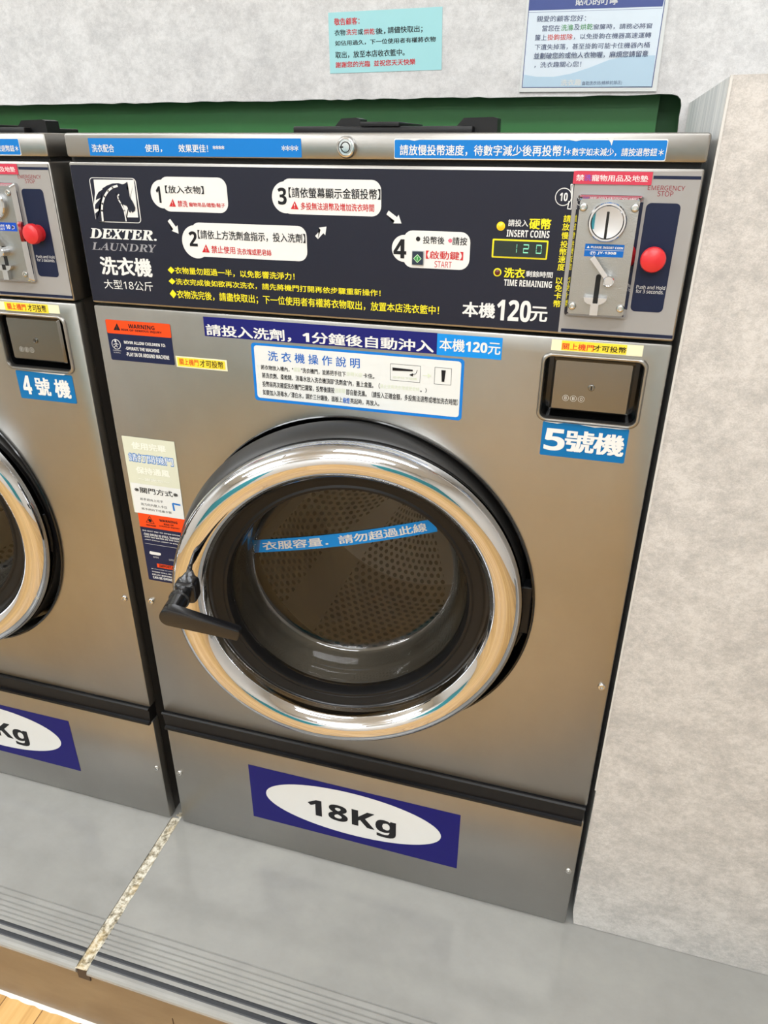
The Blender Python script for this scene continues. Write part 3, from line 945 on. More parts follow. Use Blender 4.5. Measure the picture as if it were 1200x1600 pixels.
for lx, ly, sx, sy, pw in LAMPS:
    f = box('ceiling_light', lx - sx / 2 - 0.03, lx + sx / 2 + 0.03, ly - sy / 2 - 0.03, ly + sy / 2 + 0.03, CEIL - 0.28, CEIL - 0.235, mat('lamp_housing', (235, 235, 235), 0.5))
    f['label'] = 'slim white strip lamp hung below the ceiling of the laundry room'
    f['category'] = 'lamp'
    f['group'] = 'ceiling strip lamps'

# upper wall panel with a rough lower edge above the machines
YW = 0.50
pts = [(X0, CEIL), (X0, 1.256)]
x = X0
while x < 0.722:
    x += random.uniform(0.012, 0.03)
    pts.append((min(x, 0.722), 1.2655 + 0.0045 * (x + 0.5) / 1.2 * 0.9 + random.uniform(-0.0011, 0.0011)))
pts += [(0.730, 1.2675), (0.7355, 1.262), (0.7375, 1.254), (0.737, 1.24), (0.7385, 1.22), (0.7375, 1.19), (0.739, 1.15), (0.76, 1.15), (0.76, 0.9), (X1, 0.9), (X1, CEIL)]
bm = bmesh.new()
prism(bm, pts, YW, YW + 0.012)
structure(finish('wall_back', bm, WALLP))
structure(box('wall_recess', X0, 0.706, 0.545, 0.60, 0.0, 1.5, GREEN))
structure(box('wall_recess_right', 0.706, 0.80, 0.59, 0.60, 0.0, 1.5, GREEN))
# half-height pier to the right of the machine
bm = bmesh.new()
PX = 0.7485
pf = [(PX, 1.2575), (1.02, 1.262), (X1, 1.285), (X1, 0.0), (PX + 0.0055, 0.0), (PX + 0.001, 0.03), (PX + 0.001, 0.3)]
prism(bm, pf, 0.007, YW - 0.001)
for f in bm.faces:
    f.normal_update()
    if abs(f.normal.x) > 0.8 and f.calc_center_median().x < 1.0:
        f.material_index = 1
    if f.normal.z > 0.8:
        f.material_index = 1
pier = structure(finish('wall_pier', bm, [PIERP, STREAK]))
# corner bead of the pier
structure(box('trim_3', PX - 0.0012, PX + 0.0012, 0.0055, 0.0085, 0.32, 1.2575, mat('corner_bead', (196, 194, 190), 0.6)))

# ================================================================== raised step the machines stand on
LINES = [-0.2165, -0.2275, -0.237, -0.2455, -0.2535, -0.261]


def tread_profile():
    p = [(0.0055, -0.03), (0.0055, 0.0), (-0.2145, 0.0)]
    for yl in LINES:
        p += [(yl + 0.0016, 0.0001), (yl + 0.0006, -0.0018), (yl - 0.0007, -0.0018), (yl - 0.0018, 0.0006)]
    p += [(-0.2682, 0.0003), (-0.2684, -0.0012), (-0.2752, -0.0012), (-0.2755, 0.0003), (-0.2815, 0.0003), (-0.2818, -0.0012), (-0.2902, -0.0012), (-0.2905, 0.0003),
          (-0.2955, 0.0), (-0.2995, -0.0015), (-0.3022, -0.0045), (-0.303, -0.0085), (-0.3018, -0.0125), (-0.2995, -0.0145), (-0.294, -0.0148), (-0.294, -0.03)]
    return p


def tread(xa0, xa1, xb0, xb1, label):
    """xa*: x limits at the back (y=0), xb*: at the nose (y=-0.3)"""
    bm = bmesh.new()
    pr = tread_profile()

    def lx(y, a, b):
        s = max(0.0, min(1.0, -y / 0.3))
        return a + (b - a) * s
    A = [bm.verts.new((lx(y, xa0, xb0), y, z)) for y, z in pr]
    B = [bm.verts.new((lx(y, xa1, xb1), y, z)) for y, z in pr]
    n = len(pr)
    bm.faces.new(A)
    bm.faces.new(B[::-1])
    for i in range(n):
        bm.faces.new((A[i], A[(i + 1) % n], B[(i + 1) % n], B[i]))
    o = finish('step_tread', bm, VINYL)
    o['label'] = label
    o['category'] = 'step'
    for ya, yb in ((-0.2752, -0.2684), (-0.2902, -0.2818)):
        bm = bmesh.new()
        prof = [(yb, -0.0012), (yb, 0.0002), (yb - 0.0015, 0.0008), (ya + 0.0015, 0.0008), (ya, 0.0002), (ya, -0.0012)]
        A = [bm.verts.new((lx(y, xa0, xb0), y, z)) for y, z in prof]
        B = [bm.verts.new((lx(y, xa1, xb1), y, z)) for y, z in prof]
        bm.faces.new(A)
        bm.faces.new(B[::-1])
        for i in range(len(prof)):
            j = (i + 1) % len(prof)
            bm.faces.new((A[i], A[j], B[j], B[i]))
        finish('grip_strip', bm, SIL, o, label='dark rubber grip strip')
    return o


tread(X0, -0.0285, X0, -0.0215, 'grey ribbed vinyl step tread left of the dirty yellowed joint')
tread(-0.0105, X1, -0.0005, X1, 'grey ribbed vinyl step tread under the 18Kg machine, right of the dirty joint')
# dirty filler in the joint
bm = bmesh.new()
rows = 40
prev = None
for i in range(rows + 1):
    s = i / rows
    y = 0.02 - 0.321 * s
    xl = -0.0287 + 0.007 * s
    xr = -0.0103 + 0.010 * s
    q = [bm.verts.new((xl - 0.001, y, -0.0022)), bm.verts.new((xl + 0.006, y, -0.0012 + random.uniform(-0.001, 0.001))),
         bm.verts.new((xr - 0.005, y, -0.0008 + random.uniform(-0.001, 0.001))), bm.verts.new((xr + random.uniform(0.0, 0.0012), y, 0.0004))]
    if prev:
        for k in range(3):
            bm.faces.new((prev[k], prev[k + 1], q[k + 1], q[k]))
    prev = q
structure(finish('trim_4', bm, GRIME, smooth=60))
structure(box('trim_5', -0.0225, 0.0005, -0.2995, -0.293, -0.03, -0.002, mat('joint_dark', (70, 56, 44), 0.8)))
structure(box('plinth_riser', X0, X1, -0.2975, -0.28, FLOOR, -0.016, RISER))
structure(box('plinth_core', X0, X1, -0.28, 0.55, FLOOR, -0.031, RISER))
structure(box('plinth_top', X0, X1, 0.006, 0.54, -0.03, -0.0006, VINYL))
structure(box('trim_6', 0.1455, 0.1468, -0.2981, -0.297, FLOOR + 0.01, -0.062, mat('seam_dark', (70, 52, 34), 0.8)))
# white bead of sealant where the riser meets the boards
bm = bmesh.new()
prev = None
x = -0.6
while x < 1.6:
    w = 0.0045 + random.uniform(-0.0012, 0.0014)
    q = [bm.verts.new((x, -0.2975, FLOOR + 0.0035)), bm.verts.new((x, -0.2985, FLOOR + 0.0022)), bm.verts.new((x, -0.2985 - w, FLOOR + 0.0003))]
    if prev:
        for k in range(2):
            bm.faces.new((prev[k], prev[k + 1], q[k + 1], q[k]))
    prev = q
    x += 0.012
structure(finish('trim_7', bm, WHITECAULK, smooth=60))

# ================================================================== notices on the wall
n1 = printed('paper_notice', SHEETS['notice1'], YW, None, thick=0.0008)
n1['label'] = 'light blue paper notice with red and black lines, stuck on the wall'
n1['category'] = 'notice'
n2 = printed('notice_board', SHEETS['notice2'], YW, None, thick=0.004)
n2['label'] = 'white board notice with navy header and blue border, right of the light blue paper'
n2['category'] = 'notice'


# ================================================================== washing machines
def screw(name, x, y, z, r, parent, mt=None):
    bm = bmesh.new()
    lathe(bm, [(r, y), (r * 0.97, y - r * 0.25), (r * 0.8, y - r * 0.48), (r * 0.5, y - r * 0.55), (r * 0.42, y - r * 0.55), (r * 0.36, y - r * 0.2), (0, y - r * 0.2)], x, z, 24)
    return finish(name, bm, mt or BRASSY, parent, 35)


def coin_acceptor(w, kind):
    # bevelled cast plate
    bm = bmesh.new()
    x0, x1, z0, z1 = 0.6205, 0.6865, 1.0295, 1.1525
    lv = [(0.0, 0.0), (0.0, -0.006), (0.0035, -0.012)]
    rings = []
    for ins, y in lv:
        rings.append([bm.verts.new((a, y, b)) for a, b in rrect(x0 + ins, z0 + ins, x1 - ins, z1 - ins, 0.003, 3)])
    for A, B in zip(rings, rings[1:]):
        for k in range(len(A)):
            f = bm.faces.new((A[k], A[(k + 1) % len(A)], B[(k + 1) % len(A)], B[k]))
            f.material_index = 1
    bm.faces.new(rings[-1])
    plate = finish('coin_acceptor', bm, [CAST, CHROME], w, label='cast metal coin acceptor')
    for x, z in ((0.6280, 1.1410), (0.6790, 1.1414), (0.6285, 1.0411), (0.6791, 1.0411)):
        screw('screw', x, -0.012, z, 0.0043, plate)
    # coin entry dish
    bm = bmesh.new()
    lathe(bm, [(0.0192, -0.012), (0.0192, -0.017), (0.0182, -0.0185), (0.0165, -0.0185), (0.0155, -0.0172), (0.0, -0.0155)], 0.6537, 1.1274, 48)
    prism(bm, rrect(0.6522, 1.1115, 0.6548, 1.1375, 0.0008), -0.0178, -0.0165, 1)
    finish('coin_slot', bm, [CHROME, HOLE], plate, 30, label='round chrome coin slot')
    printed('coin_label', SHEETS['coin'] if kind == 5 else SHEETS['coin4'], -0.012, plate, 0.0003)
    # return lever
    bm = bmesh.new()
    if kind == 5:
        a, b = (0.6432, 1.0935), (0.6630, 1.0700)
    else:
        a, b = (0.6330, 1.0960), (0.6560, 1.0690)
    dx, dz = b[0] - a[0], b[1] - a[1]
    l = math.hypot(dx, dz)
    nx, nz = -dz / l, dx / l
    prism(bm, [(a[0] + nx * 0.0027, a[1] + nz * 0.0027), (a[0] - nx * 0.0027, a[1] - nz * 0.0027), (b[0] - nx * 0.0022, b[1] - nz * 0.0022), (b[0] + nx * 0.0022, b[1] + nz * 0.0022)], -0.0215, -0.0175)
    lathe(bm, [(0.0058, -0.012), (0.0058, -0.0235), (0.0050, -0.0245), (0.0044, -0.0245), (0.0042, -0.0235), (0, -0.0235)], b[0], b[1], 32)
    finish('return_lever', bm, CHROME, plate, 35)
    # lower slot with its chute
    bm = bmesh.new()
    prism(bm, rrect(0.6496, 1.0455, 0.6548, 1.0755, 0.0026), -0.0126, -0.0119, 0)
    finish('return_slot', bm, HOLE, plate)
    bm = bmesh.new()
    pts = [(0.6396, 1.0520), (0.6637, 1.0518), (0.6635, 1.0500), (0.6612, 1.0472), (0.6575, 1.0452), (0.6560, 1.0448), (0.6560, 1.0335), (0.6478, 1.0335), (0.6478, 1.0448), (0.6440, 1.0455), (0.6408, 1.0478)]
    prism(bm, pts, -0.0185, -0.0122)
    prism(bm, rrect(0.6496, 1.0462, 0.6548, 1.0530, 0.0006), -0.0189, -0.0184, 1)
    finish('coin_chute', bm, [CHROME, HOLE], plate)


def washer(ox, num, label):
    w = empty('washing_machine', (ox, 0, 0), label, 'washing machine', 'coin operated washing machines in the row')
    five = num == 5
    # painted cabinet: two sides, back, inner divider, rear flanges
    bm = bmesh.new()
    bm_box(bm, 0.004, 0.012, 0.021, 0.44, 0.0, 1.176, 0.0)
    bm_box(bm, 0.728, 0.736, 0.021, 0.44, 0.0, 1.176, 0.0)
    bm_box(bm, 0.012, 0.728, 0.43, 0.44, 0.0, 1.176, 0.0)
    bm_box(bm, 0.012, 0.728, 0.03, 0.43, 0.0, 0.02, 0.0)
    bm_box(bm, 0.012, 0.728, 0.03, 0.43, 1.0, 1.02, 0.0)
    finish('cabinet', bm, CAB, w, label='dark painted cabinet sides')
    box('side_flange', -0.0085, 0.004, 0.034, 0.038, 0.004, 1.172, mat('flange_metal', (126, 116, 102), 0.45), w, label='thin folded metal flange at the side')
    # stainless front sheet with its round opening and the coin box cut-out
    fp = box('front_panel', 0.0, 0.74, 0.0, 0.02, 0.2880, 1.0038, STEEL, w, 0.003)
    bm = bmesh.new()
    lathe(bm, [(0.0, -0.05), (0.2560, -0.05), (0.2560, 0.08), (0.0, 0.08)], 0.369, 0.626, 128)
    c1 = finish('cutter', bm, STEEL, w)
    bm = bmesh.new()
    prism(bm, rrect(0.6055, 0.9055, 0.7150, 0.9825, 0.007), -0.05, 0.08)
    c2 = finish('cutter', bm, STEEL, w)
    boolean_cut(fp, [c1, c2])
    fp['label'] = 'brushed stainless front panel'
    box('lower_panel', 0.0, 0.74, 0.0, 0.02, 0.0035, 0.2535, STEEL, w, 0.0025, label='brushed stainless kick panel')
    # black channel between the two sheets
    bm = bmesh.new()
    prof = [(0.018, 0.2870), (-0.0035, 0.2885), (-0.006, 0.2865), (-0.006, 0.2840), (-0.0025, 0.2815), (-0.0025, 0.2575), (-0.0075, 0.2560), (-0.0085, 0.2530), (-0.0065, 0.2500), (-0.001, 0.2490), (0.018, 0.2540)]
    A = [bm.verts.new((-0.002 + (0.003 if z < 0.26 else 0), y, z)) for y, z in prof]
    B = [bm.verts.new((0.7385 - (0.2885 - z) * 0.06, y, z)) for y, z in prof]
    bm.faces.new(A)
    bm.faces.new(B[::-1])
    for i in range(len(prof)):
        j = (i + 1) % len(prof)
        bm.faces.new((A[i], A[j], B[j], B[i]))
    finish('trim_channel', bm, BLACKP, w, label='black plastic channel')
    # control console
    box('console', 0.0, 0.74, 0.0, 0.05, 1.0065, 1.1780, STEEL_LID, w, 0.003, label='stainless control console frame')
    con = printed('control_overlay', [('R', 'navy', 2.5, 1009.5, 736.5, 1174.0, 1.0)] + SHEETS['console'], -0.0001, w, 0.0004, ink_name='printed_graphics')
    box('lid_gap_shade', 0.004, 0.736, 0.008, 0.05, 1.176, 1.184, HOLE, w)  # black strip standing in for the shade between console and lid
    # display
    disp = box('display', 0.5368, 0.5938, -0.0017, 0.0, 1.0882, 1.1044, mat('display_window', (18, 34, 30), 0.12), w, label='dark display window showing 120')
    bm = bmesh.new()
    seg = mat('lit_segment', (120, 190, 160), 0.4, emit=(110, 200, 160), estr=0.45)

    def digit(x, segs):
        W2, H, s, t = 0.0062, 0.0092, 0.0009, 0.0011
        z = 1.0924
        P = {'a': (x, x + W2, z + H - t, z + H), 'g': (x, x + W2, z + H / 2 - t / 2, z + H / 2 + t / 2), 'd': (x, x + W2, z, z + t),
             'f': (x, x + s, z + H / 2, z + H), 'b': (x + W2 - s, x + W2, z + H / 2, z + H), 'e': (x, x + s, z, z + H / 2), 'c': (x + W2 - s, x + W2, z, z + H / 2)}
        for k in segs:
            a, b, c, d = P[k]
            g = 0.0004
            bm_box(bm, a + g, b - g if b - a > 0.002 else b, -0.0021, -0.0017, c + (g if d - c > 0.002 else 0), d - (g if d - c > 0.002 else 0))
    digit(0.5560, 'bc')
    digit(0.5688, 'abged')
    digit(0.5826, 'abcdef')
    finish('digits', bm, seg, disp)
    bm = bmesh.new()
    lathe(bm, [(0.0036, -0.0006), (0.0034, -0.002), (0.002, -0.0032), (0, -0.0035)], 0.5427, 1.1191, 24)
    finish('indicator_lamp', bm, mat('lit_orange', (255, 150, 30), 0.3, emit=(255, 110, 10), estr=2.0), w, 40, label='lit orange indicator lamp')
    bm = bmesh.new()
    lathe(bm, [(0.0031, -0.0006), (0.0030, -0.0016), (0.002, -0.0024), (0, -0.0026)], 0.5426, 1.0709, 24)
    finish('indicator_lamp', bm, mat('dark_red_lens', (84, 22, 22), 0.3), w, 40, label='unlit red indicator lamp')
    # start key
    sb = box('start_button', 0.4437, 0.4577, -0.0024, 0.0, 1.0746, 1.0903, mat('key_frame', (150, 152, 150), 0.4), w, 0.0004, label='dark start key with green diamond')
    bm = bmesh.new()
    prism(bm, rrect(0.4444, 1.0753, 0.4570, 1.0896, 0.0008), -0.0029, -0.0023, 0)
    prism(bm, [(0.4505, 1.0867), (0.4553, 1.0820), (0.4505, 1.0773), (0.4457, 1.0820)], -0.0032, -0.0028, 1)
    prism(bm, [(0.4505, 1.0858), (0.4544, 1.0820), (0.4505, 1.0782), (0.4466, 1.0820)], -0.0034, -0.0031, 2)
    prism(bm, [(0.4501, 1.0840), (0.4509, 1.0840), (0.4508, 1.0800), (0.4502, 1.0800)], -0.0036, -0.0033, 1)
    finish('key_cap', bm, [mat('key_navy', (30, 40, 58), 0.3), mat('key_pale', (190, 220, 180), 0.4), mat('key_green', (40, 130, 60), 0.35)], sb)
    # emergency stop
    bm = bmesh.new()
    lathe(bm, [(0.0105, 0.0), (0.0105, -0.009), (0.0126, -0.0105), (0.0128, -0.0145), (0.0118, -0.0170), (0.0085, -0.0186), (0.0, -0.0194)], 0.7042, 1.0925, 48)
    finish('stop_button', bm, REDB, w, 40, label='round red emergency stop button')
    coin_acceptor(w, num)
    printed('rules_sticker', SHEETS['pet'], -0.0012, w, 0.0004, label='rose sticker along the top of the console')
    # lid of the soap compartment
    lid = box('top_lid', -0.0005, 0.7405, 0.0, 0.36, 1.1825, 1.2095, STEEL_LID, w, 0.0035, label='stainless top lid')
    bm = bmesh.new()
    lathe(bm, [(0.0112, 0.0), (0.0112, -0.005), (0.0100, -0.0075), (0.0086, -0.0080), (0.0080, -0.0066), (0.0066, -0.0066), (0.0064, -0.0078), (0.0, -0.0080)], 0.3676, 1.1952, 40)
    lock = finish('lid_lock', bm, SATIN, lid, 35)
    bm = bmesh.new()
    lathe(bm, [(0.0056, -0.0079), (0.0056, -0.0083), (0.0046, -0.0083), (0.0046, -0.0079)], 0.3676, 1.1952, 32)
    prism(bm, rrect(0.3610, 1.1945, 0.3650, 1.1960, 0.0), -0.0084, -0.0079)
    finish('keyway', bm, HOLE, lid)
    printed('price_strip' if five else 'slow_coin_strip', SHEETS['lid_right'], 0.0, lid, 0.0003, ink_name='lettering')
    if five:
        printed('detergent_strip', SHEETS['lid_left'], 0.0, lid, 0.0003)
    # soap box on the lid
    sx = 0.0 if five else 0.073
    bm = bmesh.new()
    bm_box(bm, 0.2195 + sx, 0.470 + sx, 0.20, 0.33, 1.2095, 1.2205, 0.002)
    bm_box(bm, 0.318 + sx, 0.372 + sx, 0.196, 0.33, 1.2200, 1.2255, 0.001)
    sbx = finish('soap_box', bm, BLACKP, w, 40, label='black plastic soap box on the lid')
    for hx0, hx1 in ((0.285, 0.312), (0.455, 0.499)):
        bm = bmesh.new()
        prism(bm, [(hx0 + sx - 0.010, 1.2200), (hx0 + sx, 1.2300), (hx1 + sx - 0.006, 1.2310), (hx1 + sx, 1.2295), (hx1 + sx + 0.001, 1.2095), (hx0 + sx + 0.006, 1.2095)], 0.215, 0.245)
        finish('hinge_bracket', bm, BLACKP, sbx)
    # coin box
    bm = bmesh.new()
    r0 = rrect(0.6013, 0.9030, 0.7190, 0.9858, 0.011, 8)
    lv = [(0.0, 0.0), (0.0006, -0.0022), (0.0020, -0.0034), (0.0038, -0.0030), (0.0048, -0.0008), (0.0050, 0.006)]
    rings = [[bm.verts.new((a, y, b)) for a, b in rrect(0.6010 + i, 0.9028 + i, 0.7192 - i, 0.9860 - i, 0.011 - i * 0.6, 8)] for i, y in lv]
    for A, B in zip(rings, rings[1:]):
        for k in range(len(A)):
            bm.faces.new((A[k], A[(k + 1) % len(A)], B[(k + 1) % len(A)], B[k]))
    frame = finish('coin_box_frame', bm, STEEL_LID, w, 50)
    bm = bmesh.new()
    ring1 = [bm.verts.new((a, 0.0035, b)) for a, b in rrect(0.6055, 0.9075, 0.7147, 0.9815, 0.008, 8)]
    ring2 = [bm.verts.new((a, 0.030, b)) for a, b in rrect(0.6085, 0.9100, 0.7120, 0.9790, 0.007, 8)]
    for k in range(len(ring1)):
        bm.faces.new((ring1[k], ring1[(k + 1) % len(ring1)], ring2[(k + 1) % len(ring1)], ring2[k]))
    bm.faces.new(ring2)
    finish('coin_box_recess', bm, BLACKG, frame, label='gloss black recess')
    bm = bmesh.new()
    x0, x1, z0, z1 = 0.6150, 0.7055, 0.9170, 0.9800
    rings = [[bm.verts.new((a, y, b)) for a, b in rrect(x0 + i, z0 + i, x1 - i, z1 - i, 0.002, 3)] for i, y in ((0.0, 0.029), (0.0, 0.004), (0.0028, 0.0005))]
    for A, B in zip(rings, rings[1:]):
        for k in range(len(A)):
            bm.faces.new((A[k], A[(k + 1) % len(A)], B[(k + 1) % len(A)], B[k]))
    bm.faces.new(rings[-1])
    lathe(bm, [(0.0040, 0.0005), (0.0038, -0.0008), (0.0031, -0.0010), (0.0029, -0.0003), (0.0, -0.0003)], 0.6607, 0.9475, 28)
    prism(bm, rrect(0.6600, 0.9452, 0.6614, 0.9498, 0.0004), -0.0006, -0.0002, 1)
    for k, ch in enumerate('BBO'):
        for o in stroke(circ(0.6332 + 0.0089 * k, 0.9331, 0.0035, 20) + [(0.6367 + 0.0089 * k, 0.9331)], 0.0004):
            f = bm.faces.new([bm.verts.new((a, 0.0003, b)) for a, b in o])
            f.material_index = 2
        vs, fs, ax, bx, az, bz = glyphs(ch, 0.0)
        nv = [bm.verts.new((0.6319 + 0.0089 * k + (vx - ax) / (bx - ax) * 0.0026, 0.0003, 0.9313 + (vz - az) / (bz - az) * 0.0036)) for vx, vz in vs]
        for f in fs:
            bm.faces.new([nv[i] for i in f]).material_index = 2
    finish('coin_box_door', bm, [mat('dark_reflection_chrome', (128, 127, 124), 0.22, 1.0), HOLE, mat('engraving', (200, 200, 196), 0.5)], frame, 30, label='chrome coin box door with a key hole')  # door chrome darkened, a dark reflection put into its colour
    # black bezel, tub and drum behind the door
    bm = bmesh.new()
    lathe(bm, [(0.2550, 0.004), (0.2578, 0.0005), (0.2576, -0.0030), (0.2562, -0.0042), (0.2546, -0.0036), (0.2540, 0.0), (0.2535, 0.052), (0.236, 0.056), (0.205, 0.058), (0.200, 0.062), (0.200, 0.085)], 0.369, 0.626, 128)
    finish('door_bezel', bm, BLACKG, w, 30, label='gloss black ring around the door opening')
    bm = bmesh.new()
    lathe(bm, [(0.200, 0.080), (0.262, 0.090), (0.262, 0.36), (0.24, 0.395), (0.12, 0.41), (0.0, 0.412)], 0.369, 0.626, 120, uv=True)
    drum = finish('drum', bm, DRUM, w, 50, label='perforated metal drum behind the glass')
    for k in range(3):
        a = math.radians(-35 + 120 * k)
        bm = bmesh.new()
        prism(bm, [(-0.03, -0.262), (-0.012, -0.205), (0.012, -0.205), (0.03, -0.262)], 0.10, 0.37)
        bmesh.ops.rotate(bm, verts=bm.verts[:], cent=(0, 0, 0), matrix=Matrix.Rotation(a, 3, 'Y'))
        bmesh.ops.translate(bm, verts=bm.verts[:], vec=(0.369, 0, 0.626))
        finish('drum_rib', bm, mat('rib_steel', (150, 144, 134), 0.35, 0.9), drum)
    # door, standing ajar
    dr = bpy.data.objects.new('door', None)
    bm = bmesh.new()
    lathe(bm, [(0.2300, 0.020), (0.2395, 0.018), (0.2425, 0.010), (0.2430, 0.002), (0.2408, -0.006), (0.2350, -0.0130), (0.2270, -0.0172), (0.2180, -0.0182), (0.2095, -0.0165), (0.2030, -0.0120), (0.2000, -0.0075),
               (0.1985, -0.0055), (0.1972, -0.0038), (0.1965, -0.0020), (0.1945, 0.0036), (0.1895, 0.0145), (0.1895, 0.026), (0.2300, 0.026)], seg=160, close=True)
    dr = finish('door', bm, CHROME, w, 40, label='round chrome door ring standing ajar')
    dr.location = (0.375, -0.062, 0.628)
    dr.rotation_euler = (0, 0, math.radians(12.5))
    bm = bmesh.new()
    lathe(bm, [(0.1899, 0.0140), (0.1880, 0.0138), (0.1840, 0.0155), (0.1770, 0.0172), (0.1740, 0.0160), (0.1708, 0.0165), (0.1694, 0.0195), (0.1684, 0.0300), (0.1684, 0.040), (0.1899, 0.040)], seg=128, close=True)
    finish('door_gasket', bm, RUBBER, dr, 30, label='black rubber ring')
    bm = bmesh.new()
    lathe(bm, [(0.2320, 0.0262), (0.2405, 0.0215), (0.2440, 0.0245), (0.2490, 0.0380), (0.2512, 0.0500), (0.2512, 0.0570), (0.2480, 0.0600), (0.1900, 0.0610), (0.1890, 0.0400), (0.1945, 0.0262)], seg=128, close=True)
    finish('door_backing', bm, mat('backing_black', (40, 39, 38), 0.42), dr, 30, label='black plastic backing of the door')
    bm = bmesh.new()
    lathe(bm, [(0.1700, 0.032), (0.1672, 0.036), (0.1655, 0.045), (0.1648, 0.056), (0.1625, 0.064), (0.1590, 0.072), (0.1580, 0.086), (0.1565, 0.097), (0.1520, 0.1045), (0.1440, 0.1075), (0.10, 0.1085), (0.0, 0.1085)], seg=128)
    gl_o = finish('door_glass', bm, GLASS, dr, 60, label='clear glass bowl')
    gl_o.data.materials.append(GLASSW)
    for p in gl_o.data.polygons:
        if abs(p.normal.y) < 0.8:
            p.material_index = 1
    if gl_o.data.polygons[-1].normal.y > 0:
        gl_o.data.flip_normals()
    bm = bmesh.new()
    lathe(bm, [(0.1730, 0.041), (0.1715, 0.060), (0.1660, 0.078), (0.1640, 0.092), (0.1600, 0.104), (0.1560, 0.112), (0.1600, 0.114), (0.1760, 0.085), (0.1800, 0.060), (0.1800, 0.041)], seg=96, close=True)
    finish('added_collar', bm, mat('added_collar_metal', (158, 150, 136), 0.24, 0.5), dr, 40, label='added metal collar that brightens the wall of the glass bowl')  # invented collar, added so the bowl wall looks brighter through the glass
    if five:
        # capacity strip on the glass
        bm = bmesh.new()
        pl = [(-0.152, 0.0285), (-0.105, 0.0335), (-0.058, 0.0395), (-0.0105, 0.0470), (0.035, 0.0560), (0.080, 0.0660), (0.1215, 0.0760)]

        def at(s):
            n = len(pl) - 1
            i = min(int(s * n), n - 1)
            f = s * n - i
            x = pl[i][0] + (pl[i + 1][0] - pl[i][0]) * f
            z = pl[i][1] + (pl[i + 1][1] - pl[i][1]) * f
            tx, tz = pl[i + 1][0] - pl[i][0], pl[i + 1][1] - pl[i][1]
            l = math.hypot(tx, tz)
            return x, z, tx / l, tz / l
        N = 60
        prev = None
        h = 0.0108
        for i in range(N + 1):
            s = i / N
            x, z, tx, tz = at(s)
            hh0, hh1 = h, h
            if s > 0.965:
                hh1 = h - (s - 0.965) / 0.035 * 0.006
            q = [bm.verts.new((x + tz * hh0, 0.1070, z - tx * hh0)), bm.verts.new((x - tz * hh1, 0.1070, z + tx * hh1))]
            if prev:
                bm.faces.new((prev[0], q[0], q[1], prev[1]))
            prev = q
        vs, fs, ax, bx, az, bz = glyphs('衣服容量．請勿超過此線', 0.02)
        nv = []
        per = len(vs) // 5
        for i, (vx, vz) in enumerate(vs):
            s = 0.05 + (vx - ax) / (bx - ax) * 0.895
            x, z, tx, tz = at(s)
            hgt = -0.0070 + (vz - az) / (bz - az) * 0.0146
            nv.append(bm.verts.new((x - tz * hgt, 0.1066 - 0.000025 * (i // per), z + tx * hgt)))
        for f in fs:
            bm.faces.new([nv[i] for i in f]).material_index = 1
        finish('fill_line_sticker', bm, [ink('sky'), ink('white')], dr, label='blue fill line sticker on the glass')
    # handle: block on the ring, shaft standing out of the door, tapered lever
    bm = bmesh.new()
    bm_box(bm, -0.2260, -0.1975, -0.036, -0.008, 0.017, 0.049, 0.006, 3)
    hx, hz = -0.2135, 0.0355
    lathe(bm, [(0.0, -0.020), (0.0125, -0.022), (0.0112, -0.034), (0.0118, -0.046), (0.0140, -0.049), (0.0140, -0.053), (0.0122, -0.055), (0.0126, -0.075), (0.0126, -0.080)], hx, hz, 32)
    # lever blade
    tipx, tipz = -0.1255, 0.0118
    ang = math.atan2(tipz - hz, tipx - hx)
    L2 = math.hypot(tipx - hx, tipz - hz)
    out = []
    for k in range(13):
        a = math.radians(90 + 180 * k / 12)
        out.append((0.0126 * math.cos(a), 0.0126 * math.sin(a)))
    out += [(L2 - 0.002, -0.0080), (L2, -0.0060), (L2, 0.0060), (L2 - 0.002, 0.0080)]
    ca, sa = math.cos(ang), math.sin(ang)
    lev = [(hx + x * ca - z * sa, hz + x * sa + z * ca) for x, z in out]
    tmp = bmesh.new()
    prism(tmp, lev, -0.094, -0.078)
    for v in tmp.verts:
        s = ((v.co.x - hx) * ca + (v.co.z - hz) * sa) / L2
        if s > 0.3 and v.co.y > -0.085:
            v.co.y -= 0.003 * s
    bmesh.ops.bevel(tmp, geom=tmp.edges[:], offset=0.0016, segments=2, profile=0.5, affect='EDGES')
    me = bpy.data.meshes.new('tmp')
    tmp.to_mesh(me)
    tmp.free()
    bm.from_mesh(me)
    bpy.data.meshes.remove(me)
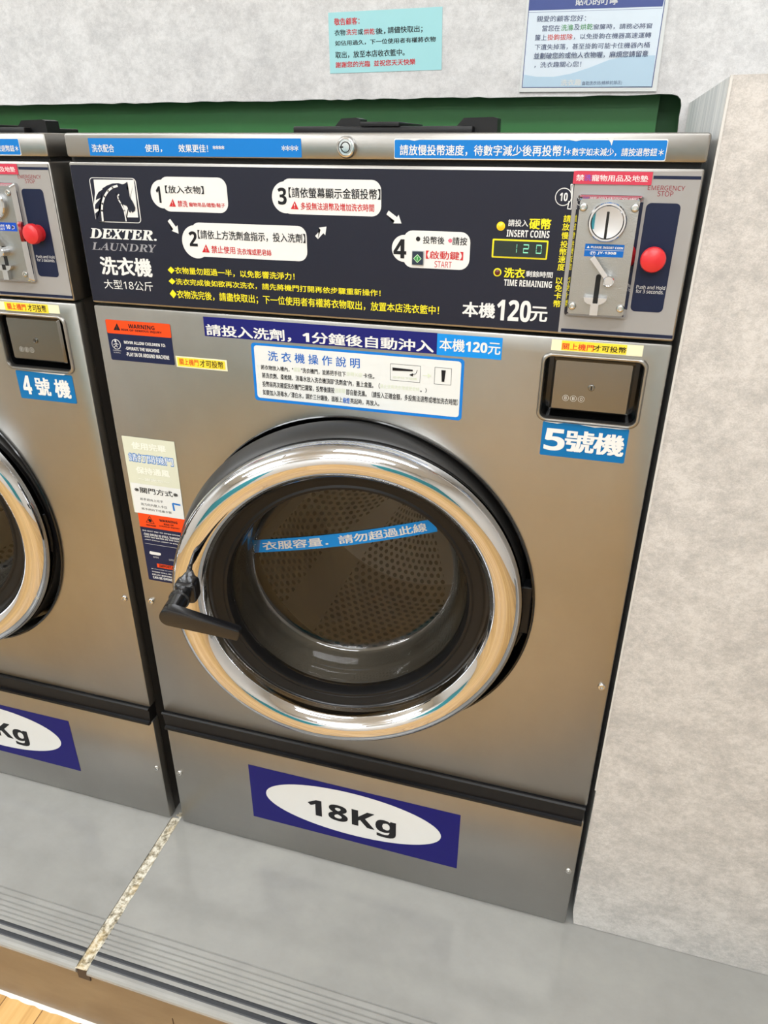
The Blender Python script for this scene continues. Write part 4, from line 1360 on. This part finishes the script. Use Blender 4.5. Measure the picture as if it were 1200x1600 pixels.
    finish('door_handle', bm, mat('handle_plastic', (22, 22, 24), 0.24), dr, 35, label='black lever handle')
    # hinge
    bm = bmesh.new()
    bm_box(bm, 0.606, 0.6215, 0.006, 0.03, 0.585, 0.662, 0.002)
    finish('door_hinge', bm, BLACKP, w)
    # fixings
    for x, z in ((0.0130, 0.527), (0.7300, 0.523), (0.0120, 0.139), (0.7300, 0.137)):
        screw('screw', x, 0.0, z, 0.0056, w)
    # stickers on the front sheets
    S = SHEETS
    if five:
        printed('warning_label', S['warn1'], 0.0, w, 0.0003, label='orange and navy injury warning label')
        printed('door_reminder_sticker', S['close_door'], 0.0, w, 0.0003, label='small yellow sticker beside the warning label')
        printed('detergent_banner', S['title'], 0.0, w, 0.0003, label='indigo banner with a bright blue price block')
        printed('instruction_sticker', S['instr'], 0.0, w, 0.0003, label='white instruction sticker with a blue border')
        printed('door_reminder_sticker', S['yellow'], 0.0, w, 0.0003, label='yellow sticker above the coin box')
        printed('number_sticker', S['number'] + S['number_t'], -0.0001, w, 0.0003, label='blue number sticker below the coin box')
        printed('warning_label', S['warn2'], 0.0, w, 0.0003, label='long orange and navy door warning label')
        printed('door_guide_sticker', S['howto'], -0.0003, w, 0.0003, label='faded ivory sticker on closing the door')
    else:
        printed('door_reminder_sticker', S['yellow4'], 0.0, w, 0.0003, label='yellow sticker above the coin box')
        printed('number_sticker', S['number4'] + S['number4_t'], -0.0001, w, 0.0003, label='blue number sticker below the coin box')
    kg = list(S['kg'])
    # white oval in millimetres
    ov = [(353.0 + 163.0 * math.cos(2 * math.pi * k / 64), 142.5 + 52.5 * math.sin(2 * math.pi * k / 64)) for k in range(64)]
    kg = [kg[0], ('P', 'white', ov), kg[-1]]
    printed('capacity_plate', kg, 0.0, w, 0.0006, label='indigo plate with a white oval reading 18Kg')
    return w


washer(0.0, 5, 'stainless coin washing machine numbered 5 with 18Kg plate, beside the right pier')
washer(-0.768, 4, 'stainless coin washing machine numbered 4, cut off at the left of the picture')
bpy.data.objects.remove(_to, do_unlink=True)
